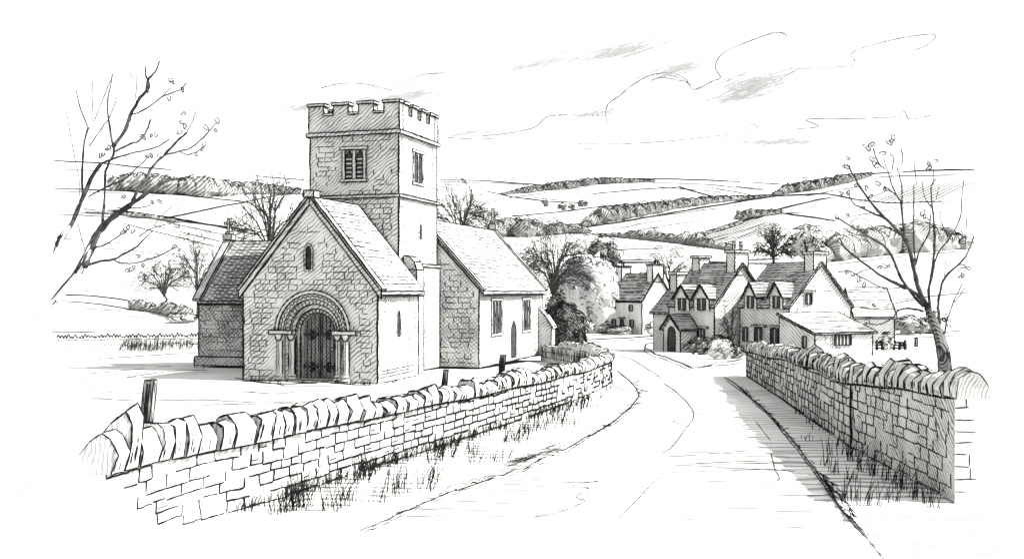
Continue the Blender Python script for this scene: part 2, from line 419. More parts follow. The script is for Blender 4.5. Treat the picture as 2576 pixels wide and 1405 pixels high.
mb = verge('grass_verge', ER2 + [(1845, 944), (1878, 938), (2010, 1040), (2140, 1128), (2370, 1250), (2800, 1440)], ER2[1:], .025)
for k in range(80):
    t = rnd() * (len(ER2) - 3) + 1; i = int(t); f = t - i; x = ER2[i][0] + (ER2[i + 1][0] - ER2[i][0]) * f; y = ER2[i][1] + (ER2[i + 1][1] - ER2[i][1]) * f
    gline(mb, [(x + U(-8, 4), y + U(-6, 6)), (x + U(2, 16), y + U(-2, 14))], U(1.6, 3), 1, lift=.03, step=10, wob=2.5)
for k in range(30):
    t = rnd(); x = 2060 + 80 * t + U(-8, 14); y = 1200 + 95 * t
    gline(mb, [(x, y), (x + U(5, 25), y + U(5, 30))], 4, 1, lift=.09, step=15, wob=4)
tag(mb.build('grass_verge', [VERGE, INK]), kind='structure')
EG = [(1665, 862), (1625, 868), (1620, 878), (1650, 891), (1700, 910), (1740, 925), (1800, 917), (1870, 903)]
mb = verge('village_green', EG + [(1880, 880), (1800, 872), (1700, 862)], EG, .04)
tag(mb.build('village_green', [VERGE, INK]), kind='structure')
mb = MB(); gline(mb, [(1440, 857), (1530, 853), (1660, 846)], 4, 1); gline(mb, [(1470, 862), (1560, 858), (1670, 851)], 2.4, 1); gline(mb, [(1450, 845), (1520, 842), (1620, 838)], 2, 1)
mb2 = [G(x, y) + V((0, 0, .01)) for x, y in [(1440, 866), (1670, 852), (1665, 846), (1440, 856)]]
mb.face(mb2); tag(mb.build('village_lane', [ROADM, INK]), kind='structure')

# ------------------------------------------------------------------ THE CHURCH (local: x along the front, y away, z up)
TH = math.radians(17.3)
C0 = G(950, 965); C0.z = 0
church = tag(empty('church', C0, -TH), 'stone church with a battlemented square tower, arched doorway and slate roofs', 'church')
CH = Frame(C0, -TH); cpx = 45 / F
def cmb(): return MB(cpx)
XU, YU, ZU = V((1, 0, 0)), V((0, 1, 0)), V((0, 0, 1))
def hit(a, v, x, y): return CH.hit(a, v, x, y)

# front block with the doorway: x -W..0, y 0..D
W = -hit(1, 0, 612, 950).x; D = hit(0, 0, 1052, 900).y
ez = hit(1, 0, 950, 728).z; rx = hit(1, 0, 780, 500).x; rz = hit(1, 0, 780, 504).z
ac = hit(1, 0, 788, 835); cx, sp = ac.x, ac.z; R = 1.56
DR = .74
fb = empty('front_block', (0, 0, 0)); fb.parent = church
m = cmb()
def arc(cx, cz, r, y, n=16, a0=0, a1=math.pi): return [V((cx + r * math.cos(a0 + (a1 - a0) * i / n), y, cz + r * math.sin(a0 + (a1 - a0) * i / n))) for i in range(n + 1)]
op = 1.30 # rough opening that the orders stand in
outline = [V((-W, 0, 0)), V((cx - op, 0, 0))] + list(reversed(arc(cx, sp, op, 0))) + [V((cx + op, 0, 0)), V((0, 0, 0)), V((0, 0, ez)), V((rx, 0, rz)), V((-W, 0, ez))]
m.face(outline, 0)
for a, b in zip(outline[1:], outline[2:20]): m.face([a, b, b + YU * .7, a + YU * .7], 0)          # reveal
m.face([(0, 0, 0), (0, D, 0), (0, D, ez), (0, 0, ez)], 0); m.face([(-W, 0, 0), (-W, D, 0), (-W, D, ez), (-W, 0, ez)], 0)
m.face([(-W, D, 0), (0, D, 0), (0, D, ez), (rx, D, rz), (-W, D, ez)], 0)
for a, b in [((-W, 0, 0), (-W, 0, ez)), ((0, 0, 0), (0, 0, ez)), ((0, D, 0), (0, D, ez)), ((-W, 0, 0), (cx - op, 0, 0)), ((cx + op, 0, 0), (0, 0, 0)), ((0, 0, 0), (0, D, 0))]:
    m.stroke(a, b, 4, over=2)
def in_gable(u, z):
    x = u - W
    top = ez + (rz - ez) * (1 - abs(x - rx) / (W + rx if x < rx else -rx)) if z > ez else 99
    if z > ez and z > top - .12: return False
    if abs(x - cx) < 1.72 and z < sp: return False
    if math.hypot(x - cx, z - sp) < 1.72 and z >= sp: return False
    lx = hit(1, 0, 778, 650)
    if abs(x - lx.x) < .3 and abs(z - lx.z) < .75: return False
    return .03 < u < W - .03
bricks(m, (-W, 0, 0), XU, ZU, in_gable, W, rz, .225, (.3, .6), 1.9, .95, 1, .9)
def edge_only(H, L, p=.4):  # sunlit side: joints kept to the edges, its brightness drawn in
    def f(y, z): return .05 < y < L - .05 and 0.1 < z < H - .25 and (y < 1.1 or y > L - 1.0 or z < .7) and (y < 1.25 or y > 2.5)
    return f
bricks(m, (0, 0, 0), YU, ZU, edge_only(ez, D), D, ez, .3, (.25, .5), 1.5, .6, 1, .9)
for k in range(3): m.stroke((0, .2, .2 + .12 * k), (0, D - U(.2, .9), .25 + .12 * k), 2, 2)
m.build('wall', [WALL, INK, SOFT], fb)
# roof slabs with coped verge
m = cmb(); th = .14; ov = .28
sl = V((-W - rx, 0, ez - rz)); sr = V((-rx, 0, ez - rz))
for s_, nm in ((sl, 0), (sr, 0)):
    e = s_ * (1 + ov / s_.length); a = V((rx, 0, rz + .02))
    m.prism([a + YU * -.02, a + e + YU * -.02, a + e + YU * (D + .25), a + YU * (D + .25)], (0, 0, th), 0, 3.6)
A = V((rx, .3, rz + th + .03)); e = sr * (1 + ov / sr.length)
courses(m, A + e, YU * (D - .1), -e, 25, 2.2, 1, .95, .2, (.25, .7))
for k in range(26):
    t = U(.1, .9); q = A + e * t + YU * U(.3, D - .4); m.stroke(q, q - e.normalized() * .16, 1.8, 2)
m.stroke(A + e + V((0, -.2, -.2)), A + e + V((0, D - .1, -.2)), 5)
m.build('roof', [ROOF, INK, SOFT], fb)
for s_, dx in ((sl, -1), (sr, 1)):
    m = cmb()
    e = s_ * (1 + (ov - .02) / s_.length); a = V((rx, -.09, rz + th + .012)); n = V((-e.z, 0, e.x)).normalized(); n = n if n.z > 0 else -n
    m.prism([a, a + e, a + e + YU * .38, a + YU * .38], n * .1, 0, 3.6)
    m.prism([a + V((0, 0, -.3)) + YU * .03, a + e + V((0, 0, -.3)) + YU * .03, a + e + YU * .03, a + YU * .03], YU * .05, 0, 3)
    m.build('coping', [WALL, INK], fb)
m = cmb(); m.box(rx - .22, rx + .22, -.13, .36, rz + .12, rz + .38, 0, 4)
m.build('apex_stone', [WALL, INK], fb)
def lancet(name, axis, val, cpix, wpix, ypix, parent, mats=(WALL, INK), frame=True, pointed=True, out=-1, mull=0, w=3):
    """narrow window: raised stone surround with the dark opening inside it"""
    a = hit(axis, val, cpix, ypix[0]); b = hit(axis, val, cpix, ypix[1]); wl = hit(axis, val, cpix - wpix / 2, ypix[1]); wr = hit(axis, val, cpix + wpix / 2, ypix[1])
    ua = 1 - axis; c = b[ua]; hw = abs(wr[ua] - wl[ua]) / 2; z0, z1 = b.z, a.z
    def pt(u, z, d):
        q = V((0, 0, z)); q[ua] = u; q[axis] = val + out * d; return q
    def shape(h, zb, zt, d):
        s0 = zt - min(h * 1.5, (zt - zb) * .22)
        arcpts = []
        for i in range(9):
            t = i / 8 * math.pi
            arcpts.append((c + h * math.cos(t), s0 + (zt - s0) * (math.sin(t) if not pointed else (1 - abs(math.cos(t)) ** 1.6))))
        return [pt(c - h, zb, d), pt(c + h, zb, d)] + [pt(u, z, d) for u, z in arcpts]
    f = cmb(); n_out = V((0, 0, 0)); n_out[axis] = out * (1 if axis else .3)
    o_ = shape(hw * 1.55 + .03, z0 - .08, z1 + .1, 0.004); i_ = shape(hw, z0, z1, 0.004)
    k = len(o_)
    for i in range(k):
        j = (i + 1) % k
        f.face([o_[i] + n_out * .06, o_[j] + n_out * .06, i_[j] + n_out * .06, i_[i] + n_out * .06], 0)
        f.face([o_[i], o_[j], o_[j] + n_out * .06, o_[i] + n_out * .06], 0); f.face([i_[i], i_[j], i_[j] + n_out * .06, i_[i] + n_out * .06], 0)
    f.poly([q + n_out * .06 for q in o_], w * (.6 if axis else .25), 1, True); f.poly([q + n_out * .06 for q in i_], w, 1, True)
    fo = f.build(name, list(mats), parent)
    g_ = cmb(); g_.face([q + n_out * .012 for q in i_], 0)
    for k in range(mull):
        u = c - hw + 2 * hw * (k + 1) / (mull + 1); g_.box(*(sorted((u - .03, u + .03)) if ua == 0 else sorted((val + out * .02, val + out * .07))), *(sorted((u - .03, u + .03)) if ua == 1 else sorted((val + out * .02, val + out * .07))), z0, z1 - hw * .8, 1, 0)
        for sgn in (-1, 1): g_.stroke(pt(u + sgn * .035, z0, .07), pt(u + sgn * .035, z1 - hw * .8, .07), 1.6, 2)
    g_.build('pane', [DARK, LW, INK], fo)
    return fo
lancet('lancet_window', 1, 0, 778, 12, (618, 677), fb, w=3.4)
lancet('lancet_window', 0, 0, 1002, 7, (780, 846), fb, out=1, w=3)

# doorway: stepped orders, chevrons, shafts, imposts, plank door with strap hinges
dw = empty('doorway', (0, 0, 0)); dw.parent = church
def order(r0, r1, y0, y1, legs=True, w=3.4, z0=0.0, n=20):
    m = cmb()
    o = arc(cx, sp, r1, y0, n); i = arc(cx, sp, r0, y0, n)
    if legs: o = [V((cx + r1, y0, z0))] + o + [V((cx - r1, y0, z0))]; i = [V((cx + r0, y0, z0))] + i + [V((cx - r0, y0, z0))]
    dv = YU * (y1 - y0)
    for k in range(len(o) - 1):
        m.face([i[k], i[k + 1], o[k + 1], o[k]], 0); m.face([o[k], o[k + 1], o[k + 1] + dv, o[k] + dv], 0); m.face([i[k], i[k + 1], i[k + 1] + dv, i[k] + dv], 0)
    m.poly(o, w, 1, wob=.2); m.poly(i, w, 1, wob=.2)
    return m
m = order(R - .08, R + .06, -.10, .02, False, 3.6); m.build('hood_mould', [LW, INK], dw)
m = order(op - .02, R - .08, -.05, .02, False, 2.6)
nz = 21; pts = []
for k in range(nz * 2 + 1): # chevron zigzag
    a = math.pi * k / (nz * 2); r = (op + .04) if k % 2 == 0 else (R - .14); pts.append(V((cx + r * math.cos(a), -.055, sp + r * math.sin(a))))
m.poly(pts, 2.6, 1, wob=.2); m.build('chevron_order', [LW, INK], dw)
m = order(1.08, op - .001, .12, .6, True, 3.2)
for k in range(1, 23): a = math.pi * k / 23; m.stroke((cx + 1.09 * math.cos(a), .115, sp + 1.09 * math.sin(a)), (cx + (op - .02) * math.cos(a), .115, sp + (op - .02) * math.sin(a)), 1.8)
m.build('middle_order', [WALL, INK], dw)
m = order(.90, 1.08 - .001, .25, .65, True, 3.2); m.build('inner_order', [WALL, INK], dw)
m = order(DR, .90 - .001, .36, .8, True, 3.4)
for k in range(1, 17): a = math.pi * k / 17; m.stroke((cx + (DR + .01) * math.cos(a), .355, sp + (DR + .01) * math.sin(a)), (cx + .89 * math.cos(a), .355, sp + .89 * math.sin(a)), 2.2)
m.build('voussoirs', [WALL_X, INK], dw)
m = cmb()
dpts = [V((cx + DR, .62, 0)), ] + arc(cx, sp, DR, .62) + [V((cx - DR, .62, 0))]
m.face(dpts, 0)
for k in range(1, 9):
    u = cx - DR + 2 * DR * k / 9; m.stroke((u, .615, .03), (u, .615, sp + math.sqrt(max(.001, DR ** 2 - (u - cx) ** 2)) - .02), 2)
m.stroke((cx, .61, .03), (cx, .61, sp + DR - .03), 3)
door = m.build('door', [DOOR, INK], dw)
for z in (sp - .12, .55):
    for s_ in (-1, 1):
        m = cmb(); x0 = cx + s_ * (DR - .02); x1 = cx + s_ * .12
        m.prism([(min(x0, x1), .58, z - .035), (max(x0, x1), .58, z - .035), (max(x0, x1), .58, z + .035), (min(x0, x1), .58, z + .035)], YU * .03, 0, 1.5)
        for dz in (-1, 1): m.curve([(cx + s_ * .42, .59, z), (cx + s_ * .30, .59, z + dz * .10), (cx + s_ * .38, .59, z + dz * .17), (cx + s_ * .46, .59, z + dz * .13)], 3.4, 1)
        m.build('hinge', [DARK, INK], door)
m = cmb(); m.box(cx - 1.0, cx + 1.05, -.22, .6, .005, .09, 0, 3); m.build('doorstep', [LW, INK], dw)
for s_ in (-1, 1):
    m = cmb(); m.box(cx + s_ * 1.36 - .52, cx + s_ * 1.36 + .52, -.14, .12, sp - .10, sp + .06, 0, 3.4); m.build('impost', [LW, INK], dw)
    for xo, yo in ((1.43, -.05), (1.00, .13)):
        x = cx + s_ * xo; m = cmb()
        def lathe(prof, n=10):
            k0 = len(m.v)
            for r, z in prof:
                for j in range(n): m.v.append((x + r * math.cos(2 * math.pi * j / n), yo + r * math.sin(2 * math.pi * j / n), z))
            for i in range(len(prof) - 1):
                for j in range(n): m.f.append((k0 + i * n + j, k0 + i * n + (j + 1) % n, k0 + (i + 1) * n + (j + 1) % n, k0 + (i + 1) * n + j)); m.m.append(0)
        lathe([(.125, .3), (.12, sp - .32)])
        for dx in (-.125, -.05, .03, .125): m.stroke((x + dx, yo - math.sqrt(max(0, .0157 - dx * dx)) - .002, .3), (x + dx, yo - math.sqrt(max(0, .0157 - dx * dx)) - .002, sp - .32), 3.2 if abs(dx) > .1 else 1.6)
        cl = m.build('column', [LW, INK], dw)
        m = cmb(); lathe([(.09, sp - .34), (.11, sp - .32), (.10, sp - .28), (.165, sp - .14), (.165, sp - .105)]); m.curve([(x - .165, yo - .06, sp - .11), (x - .10, yo - .11, sp - .30), (x, yo - .12, sp - .33), (x + .10, yo - .11, sp - .30), (x + .165, yo - .06, sp - .11)], 2.6); m.build('capital', [LW, INK], cl)
        m = cmb(); lathe([(.0, .30), (.11, .30), (.17, .2), (.15, .15), (.20, .08), (.21, .005)]); m.curve([(x - .20, yo - .05, .06), (x, yo - .21, .06), (x + .20, yo - .05, .06)], 3); m.curve([(x - .15, yo - .05, .2), (x, yo - .17, .2), (x + .15, yo - .05, .2)], 2.4); m.build('column_base', [LW, INK], cl)

# tower
tv = D + .35
tc = hit(1, tv, 1003, 600); tx1 = tc.x; tx0 = hit(1, tv, 780, 600).x; ty1 = hit(0, tx1, 1098, 600).y; ty0 = tv
z_top = hit(1, tv, 1000, 250).z; z_str = hit(1, tv, 1000, 331).z; z_mid = hit(1, tv, 1000, 490).z; z_low = hit(0, tx1, 1075, 668).z; z_gap = hit(1, tv, 980, 283).z
tw = empty('tower', (0, 0, 0)); tw.parent = church
TW, TD = tx1 - tx0, ty1 - ty0
m = cmb(); b_ = .12
m.prism([(tx0 - b_, ty0 - b_, 0), (tx1 + b_, ty0 - b_, 0), (tx1 + b_, ty1 + b_, 0), (tx0 - b_, ty1 + b_, 0)], (0, 0, z_low), 0, 3.2)
m.prism([(tx0, ty0, z_low), (tx1, ty0, z_low), (tx1, ty1, z_low), (tx0, ty1, z_low)], (0, 0, z_str - z_low), 0, 4)
bw = hit(1, tv, 892, 412)
def in_tf(u, z):
    x = tx0 + u; return .05 < u < TW - .05 and not (abs(x - bw.x) < .72 and abs(z - bw.z) < .95)
bricks(m, (tx0, ty0, z_low), XU, ZU, lambda u, z: in_tf(u, z + z_low), TW, z_str - z_low - .15, .215, (.28, .55), 2.2, .85, 1, 1.0)
bricks(m, (tx1, ty0, z_low), YU, ZU, lambda u, z: .05 < u < TD - .05 and (u < .9 or u > TD - .7), TD, z_str - z_low - .2, .3, (.2, .42), 1.5, .6, 1, .9)  # fewer joint marks here, drawing this face as sunlit
bricks(m, (tx1 + b_, ty0 + 1.6, 1.5), YU, ZU, lambda u, z: True, 2.6, 2.6, .34, (.3, .42), 1.4, .0, 1, .5)
m.build('wall', [WALL, INK, SOFT], tw)
m = cmb(); pw = .38; ms = z_top - .12
def crenel(L, n, gapw):
    """battlement outline as (u, z) from 0 to L with n merlons"""
    mw = (L - gapw * (n - 1)) / n; pts = [(0, z_str), (L, z_str)]; u = L
    for k in range(n):
        pts += [(u, ms), (u - mw, ms)]; u -= mw
        if k < n - 1: pts += [(u, z_gap), (u - gapw, z_gap)]; u -= gapw
    return pts
for y in (ty0 - .04, ty1 + .04 - pw): m.prism([(tx0 - .04 + u, y, z) for u, z in crenel(TW + .08, 4, .48)], YU * pw, 0, 3.6)
for x in (tx0 - .04, tx1 + .04 - pw): m.prism([(x, ty0 - .04 + pw + .003 + u, z) for u, z in crenel(TD + .08 - 2 * pw - .006, 4, .42)], XU * pw, 0, 3.4)
m.face([(tx0 + .2, ty0 + .2, z_str + .25), (tx1 - .2, ty0 + .2, z_str + .25), (tx1 - .2, ty1 - .2, z_str + .25), (tx0 + .2, ty1 - .2, z_str + .25)], 0)
bricks(m, (tx0, ty0 - .04, z_str), XU, ZU, lambda u, z: z < z_gap - z_str, TW, .9, .3, (.4, .6), 2, .05, 1, .6)
pr = m.build('parapet', [WALL, INK], tw)
m = cmb(); mw = (TW + .08 - .48 * 3) / 4
for k in range(4):
    u = tx0 - .04 + k * (mw + .48)
    for y in (ty0 - .04, ty1 + .04 - pw): m.box(u - .05, u + mw + .05, y - .06, y + pw + .05, ms, ms + .12, 0, 3)
for k in range(3):
    u = tx0 - .04 + mw + k * (mw + .48); m.box(u + .002, u + .478, ty0 - .08, ty0 - .04 + pw + .04, z_gap - .0, z_gap + .09, 0, 2.6)
L = TD + .08 - 2 * pw - .006; mw2 = (L - .42 * 3) / 4
for k in range(4):
    v_ = ty0 - .04 + pw + .003 + k * (mw2 + .42)
    for x in (tx0 - .04, tx1 + .04 - pw): m.box(x - .05, x + pw + .06, v_ - .03, v_ + mw2 + .03, ms + .002, ms + .122, 0, 3)
m.build('merlon_caps', [LW, INK], tw)
def band(z, h, out, name):
    m = cmb(); m.box(tx0 - out, tx1 + out, ty0 - out, ty1 + out, z - h, z, 0, 3.6); m.build(name, [WALL, INK], tw)
band(z_str + .09, .17, .12, 'string_course'); band(z_mid + .04, .13, .09, 'string_course'); band(z_low + .05, .12, .16, 'string_course')
# belfry openings: two louvred lights in a square frame
def belfry(axis, val, out, x0, x1, y0, y1, lights, louv, wink=3, parent=None, name='belfry_window', sh=.9):
    a = hit(axis, val, x0, y0); b = hit(axis, val, x1, y1); ua = 1 - axis
    u0, u1 = sorted((a[ua], b[ua])); z0, z1 = b.z, a.z
    def pt(u, z, d):
        q = V((0, 0, z)); q[ua] = u; q[axis] = val + out * d; return q
    nv = V((0, 0, 0)); nv[axis] = out * (1 if axis else .35)
    fr = cmb(); mt = .17 if louv else .10
    def bar(ua_, ub_, za, zb, d=.08): fr.prism([pt(ua_, za, .003), pt(ub_, za, .003), pt(ub_, zb, .003), pt(ua_, zb, .003)], nv * d, 0, wink * .8)
    bar(u0 - .14, u0, z0, z1); bar(u1, u1 + .14, z0, z1); bar(u0 - .22, u1 + .22, z1, z1 + .12, .13); bar(u0 - .2, u1 + .2, z0 - .12, z0, .13)
    lw = (u1 - u0 - mt * (lights - 1)) / lights
    for k in range(lights - 1): bar(u0 + lw * (k + 1) + mt * k + .002, u0 + lw * (k + 1) + mt * (k + 1) - .002, z0 + .002, z1 - .002, .07)
    fo = fr.build(name, [LW, INK], parent or tw)
    for k in range(lights):
        c = u0 + lw / 2 + k * (lw + mt); h = lw / 2 - .01; zt = z1 - .03; s0 = zt - min(lw * sh, (zt - z0) * (.34 if louv else .25))
        p_ = cmb(); pts = [(c - h, z0), (c + h, z0), (c + h, s0), (c + h * .55, s0 + (zt - s0) * .6), (c, zt), (c - h * .55, s0 + (zt - s0) * .6), (c - h, s0)]
        p_.face([pt(u, z, .012) for u, z in pts], 0); p_.poly([pt(u, z, .016) for u, z in pts], wink, 1, True, .2)
        p_.build('pane', [DARK, INK], fo)
        if louv:
            for j in range(louv):
                z = z0 + .08 + (s0 - z0) * j / louv; l_ = cmb()
                l_.prism([pt(c - h + .02, z, .03), pt(c + h - .02, z, .03), pt(c + h - .02, z + .07, .015), pt(c - h + .02, z + .07, .015)], nv * .02, 0, 1.2); l_.build('louvre', [LW, INK], fo)
belfry(1, ty0, -1, 870, 915, 378, 450, 2, 5); belfry(0, tx1, 1, 1041, 1061, 382, 462, 2, 0, 2.6)
lancet('slit_window', 0, tx1, 1057, 5, (562, 602), tw, out=1, w=2.2)
# stair buttress against the tower
m = cmb(); bz = hit(0, tx1 + .5, 1035, 645).z
bx0, bx1, by0, by1 = tx1 + b_ - .002, tx1 + .72, ty0 + .25, ty0 + 1.0
m.prism([(bx0, by0, 0), (bx1, by0, 0), (bx1, by0, bz - .55), (bx1 - .12, by0, bz - .2), (bx1 - .35, by0, bz), (bx0, by0, bz + .05)], YU * (by1 - by0), 0, 3.4)
m.stroke((bx0, by0, bz - .55), (bx1, by0, bz - .55), 3); m.stroke((bx1, by0, bz - .55), (bx1, by1, bz - .55), 3)
m.build('buttress', [WALL, INK], tw)

# chancel
cy0 = ty1 + b_ + .004; cc = hit(1, cy0, 1205, 800); kx1 = cc.x; cy1 = hit(0, kx1, 1365, 800).y
kz = hit(0, kx1, 1210, 728).z; krx = hit(1, cy1, 1240, 600).x; krz = hit(1, cy1, 1240, 586).z; kx0 = 2 * krx - kx1
cn = empty('chancel', (0, 0, 0)); cn.parent = church
m = cmb()
m.prism([(kx0, cy0, 0), (kx1, cy0, 0), (kx1, cy0, kz), (krx, cy0, krz), (kx0, cy0, kz)], YU * (cy1 - cy0), 0, 3.6)
KW = kx1 - kx0
def in_cg(u, z):
    x = kx0 + u; lim = krz - (krz - kz) * abs(x - krx) / (KW / 2); return x > tx1 + .1 and z < lim - .15 and u < KW - .04
bricks(m, (kx0, cy0 - .002, 0), XU, ZU, in_cg, KW, krz, .23, (.3, .6), 2.3, .85, 1, .5)
bricks(m, (kx1, cy0, 0), YU, ZU, lambda u, z: (u < 1.1 and z < 3) or z < .5 or u > 8.8, cy1 - cy0, 3, .34, (.3, .6), 1.5, .35, 1, .9)  # sunlit wall: joints mostly left out to draw it bright
m.build('wall', [WALL_X, INK, SOFT], cn)
m = cmb()
for s_ in (-1, 1):
    e = V((s_ * KW / 2, 0, kz - krz)); e = e * (1 + .3 / e.length); a = V((krx, cy0 + .02, krz + .01))
    m.prism([a, a + e, a + e + YU * (cy1 - cy0 - .02), a + YU * (cy1 - cy0 - .02)], (0, 0, .14), 0, 3.4)
    if s_ > 0:
        courses(m, a + e + V((0, .3, .15)), YU * (cy1 - cy0 - .5), -e, 22, 2.1, 1, .92, .25, (.2, .55))
        m.stroke(a + e + V((0, 0, -.06)), a + e + V((0, cy1 - cy0, -.06)), 5)
m.build('roof', [ROOF, INK], cn)
for yy in (cy0 - .02, cy1 - .1):
    for s_ in (-1, 1):
        m = cmb()
        e = V((s_ * KW / 2, 0, kz - krz)); e = e * (1 + .28 / e.length); a = V((krx, yy, krz + .16)); n = V((-e.z, 0, e.x)).normalized(); n = n if n.z > 0 else -n
        m.prism([a, a + e, a + e + YU * .3, a + YU * .3], n * .11, 0, 3.4)
        m.build('coping', [LW, INK], cn)
m = cmb(); m.box(krx - .2, krx + .2, cy1 - .13, cy1 + .25, krz + .2, krz + .5, 0, 3.2)
m.build('apex_stone', [LW, INK], cn)
def gable_cross(x, y, z, s, parent, axis=0):
    m = cmb(); w_ = .09 * s
    d1 = XU if axis == 0 else YU; d2 = YU if axis == 0 else XU; o = V((x, y, z))
    def bar(a0, a1, z0, z1): m.prism([o + d1 * a0 - d2 * w_ + ZU * z0, o + d1 * a1 - d2 * w_ + ZU * z0, o + d1 * a1 - d2 * w_ + ZU * z1, o + d1 * a0 - d2 * w_ + ZU * z1], d2 * 2 * w_, 0, 2.8)
    bar(-w_, w_, 0, .78 * s); bar(-.30 * s, -w_ - .002, .42 * s, .58 * s); bar(w_ + .002, .30 * s, .42 * s, .58 * s)
    m.box(x - .16 * s, x + .16 * s, y - .16 * s, y + .16 * s, z - .12 * s, z - .002, 0, 2.4)
    m.build('gable_cross', [WALL, INK], parent)
gable_cross(krx, cy1 + .05, krz + .6, 1.0, cn)
belfry(0, kx1, 1, 1238, 1260, 756, 836, 3, 0, 2.2, cn, 'traceried_window')
belfry(0, kx1, 1, 1316, 1333, 754, 828, 3, 0, 2.0, cn, 'traceried_window')
lancet('priest_door', 0, kx1, 1291, 13, (806, 897), cn, out=1, w=3)
m = cmb(); q = cy1 - .9; zz = hit(0, kx1 + .4, 1355, 775).z
m.prism([(kx1 + .002, q, 0), (kx1 + .75, q, 0), (kx1 + .75, q, zz - 1.0), (kx1 + .40, q, zz - .45), (kx1 + .002, q, zz)], YU * .75, 0, 3.2)
m.prism([(kx1 + .39, q - .05, zz - .47), (kx1 + .83, q - .05, zz - 1.12), (kx1 + .83, q - .05, zz - 1.0), (kx1 + .39, q - .05, zz - .35)], YU * .85, 0, 2.6)
m.build('buttress', [WALL, INK], cn)

# low aisle wing to the left, with its roof slope towards the road
wc = hit(1, 6.6, 500, 800); wx0 = wc.x; wy0 = 6.6; wx1 = tx0 - .15; wz = hit(1, wy0, 500, 752).z; wyr = wy0 + 2.5; wrz = hit(1, wyr, 640, 613).z; wy1 = wy0 + 5.0
wg = empty('aisle', (0, 0, 0)); wg.parent = church
m = cmb()
m.prism([(wx0, wy0, 0), (wx0, wy1, 0), (wx0, wy1, wz), (wx0, wyr, wrz), (wx0, wy0, wz)], XU * (wx1 - wx0), 0, 3.6)
bricks(m, (wx0, wy0, .5), XU, ZU, lambda u, z: True, wx1 - wx0, wz - .55, .22, (.3, .55), 2.1, .7, 1, .5)
m.box(wx0 - .14, wx1 - .1, wy0 - .16, wy0 + .2, 0, .42, 0, 3.4)
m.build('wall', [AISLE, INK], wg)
m = cmb()
for s_ in (-1, 1):
    e = V((0, s_ * 2.5, wz - wrz)); e = e * (1 + .3 / e.length); a = V((wx0 + .05, wyr, wrz + .01))
    m.prism([a, a + e, a + e + XU * (wx1 - wx0 - .06), a + XU * (wx1 - wx0 - .06)], (0, 0, .13), 0, 3.4)
    if s_ < 0:
        courses(m, a + e + V((.4, 0, .14)), XU * (wx1 - wx0 - .5), -e, 19, 2.4, 1, .9, .2, (.1, .4)); m.stroke(a + e + V((0, 0, -.04)), a + e + V((wx1 - wx0, 0, -.04)), 5.5)
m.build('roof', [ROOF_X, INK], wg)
for s_ in (-1, 1):
    m = cmb()
    e = V((0, s_ * 2.5, wz - wrz)); e = e * (1 + .32 / e.length); a = V((wx0 - .15, wyr, wrz + .15)); n = V((0, -e.z, e.y)).normalized(); n = n if n.z > 0 else -n
    m.prism([a, a + e, a + e + XU * .4, a + XU * .4], n * .12, 0, 3.6)
    m.build('coping', [WALL_X, INK], wg)
m = cmb(); m.box(wx0 - .18, wx0 + .3, wyr - .2, wyr + .2, wrz + .2, wrz + .5, 0, 3)
m.build('apex_stone', [WALL_X, INK], wg)
gable_cross(wx0 + .06, wyr, wrz + .62, .85, wg)

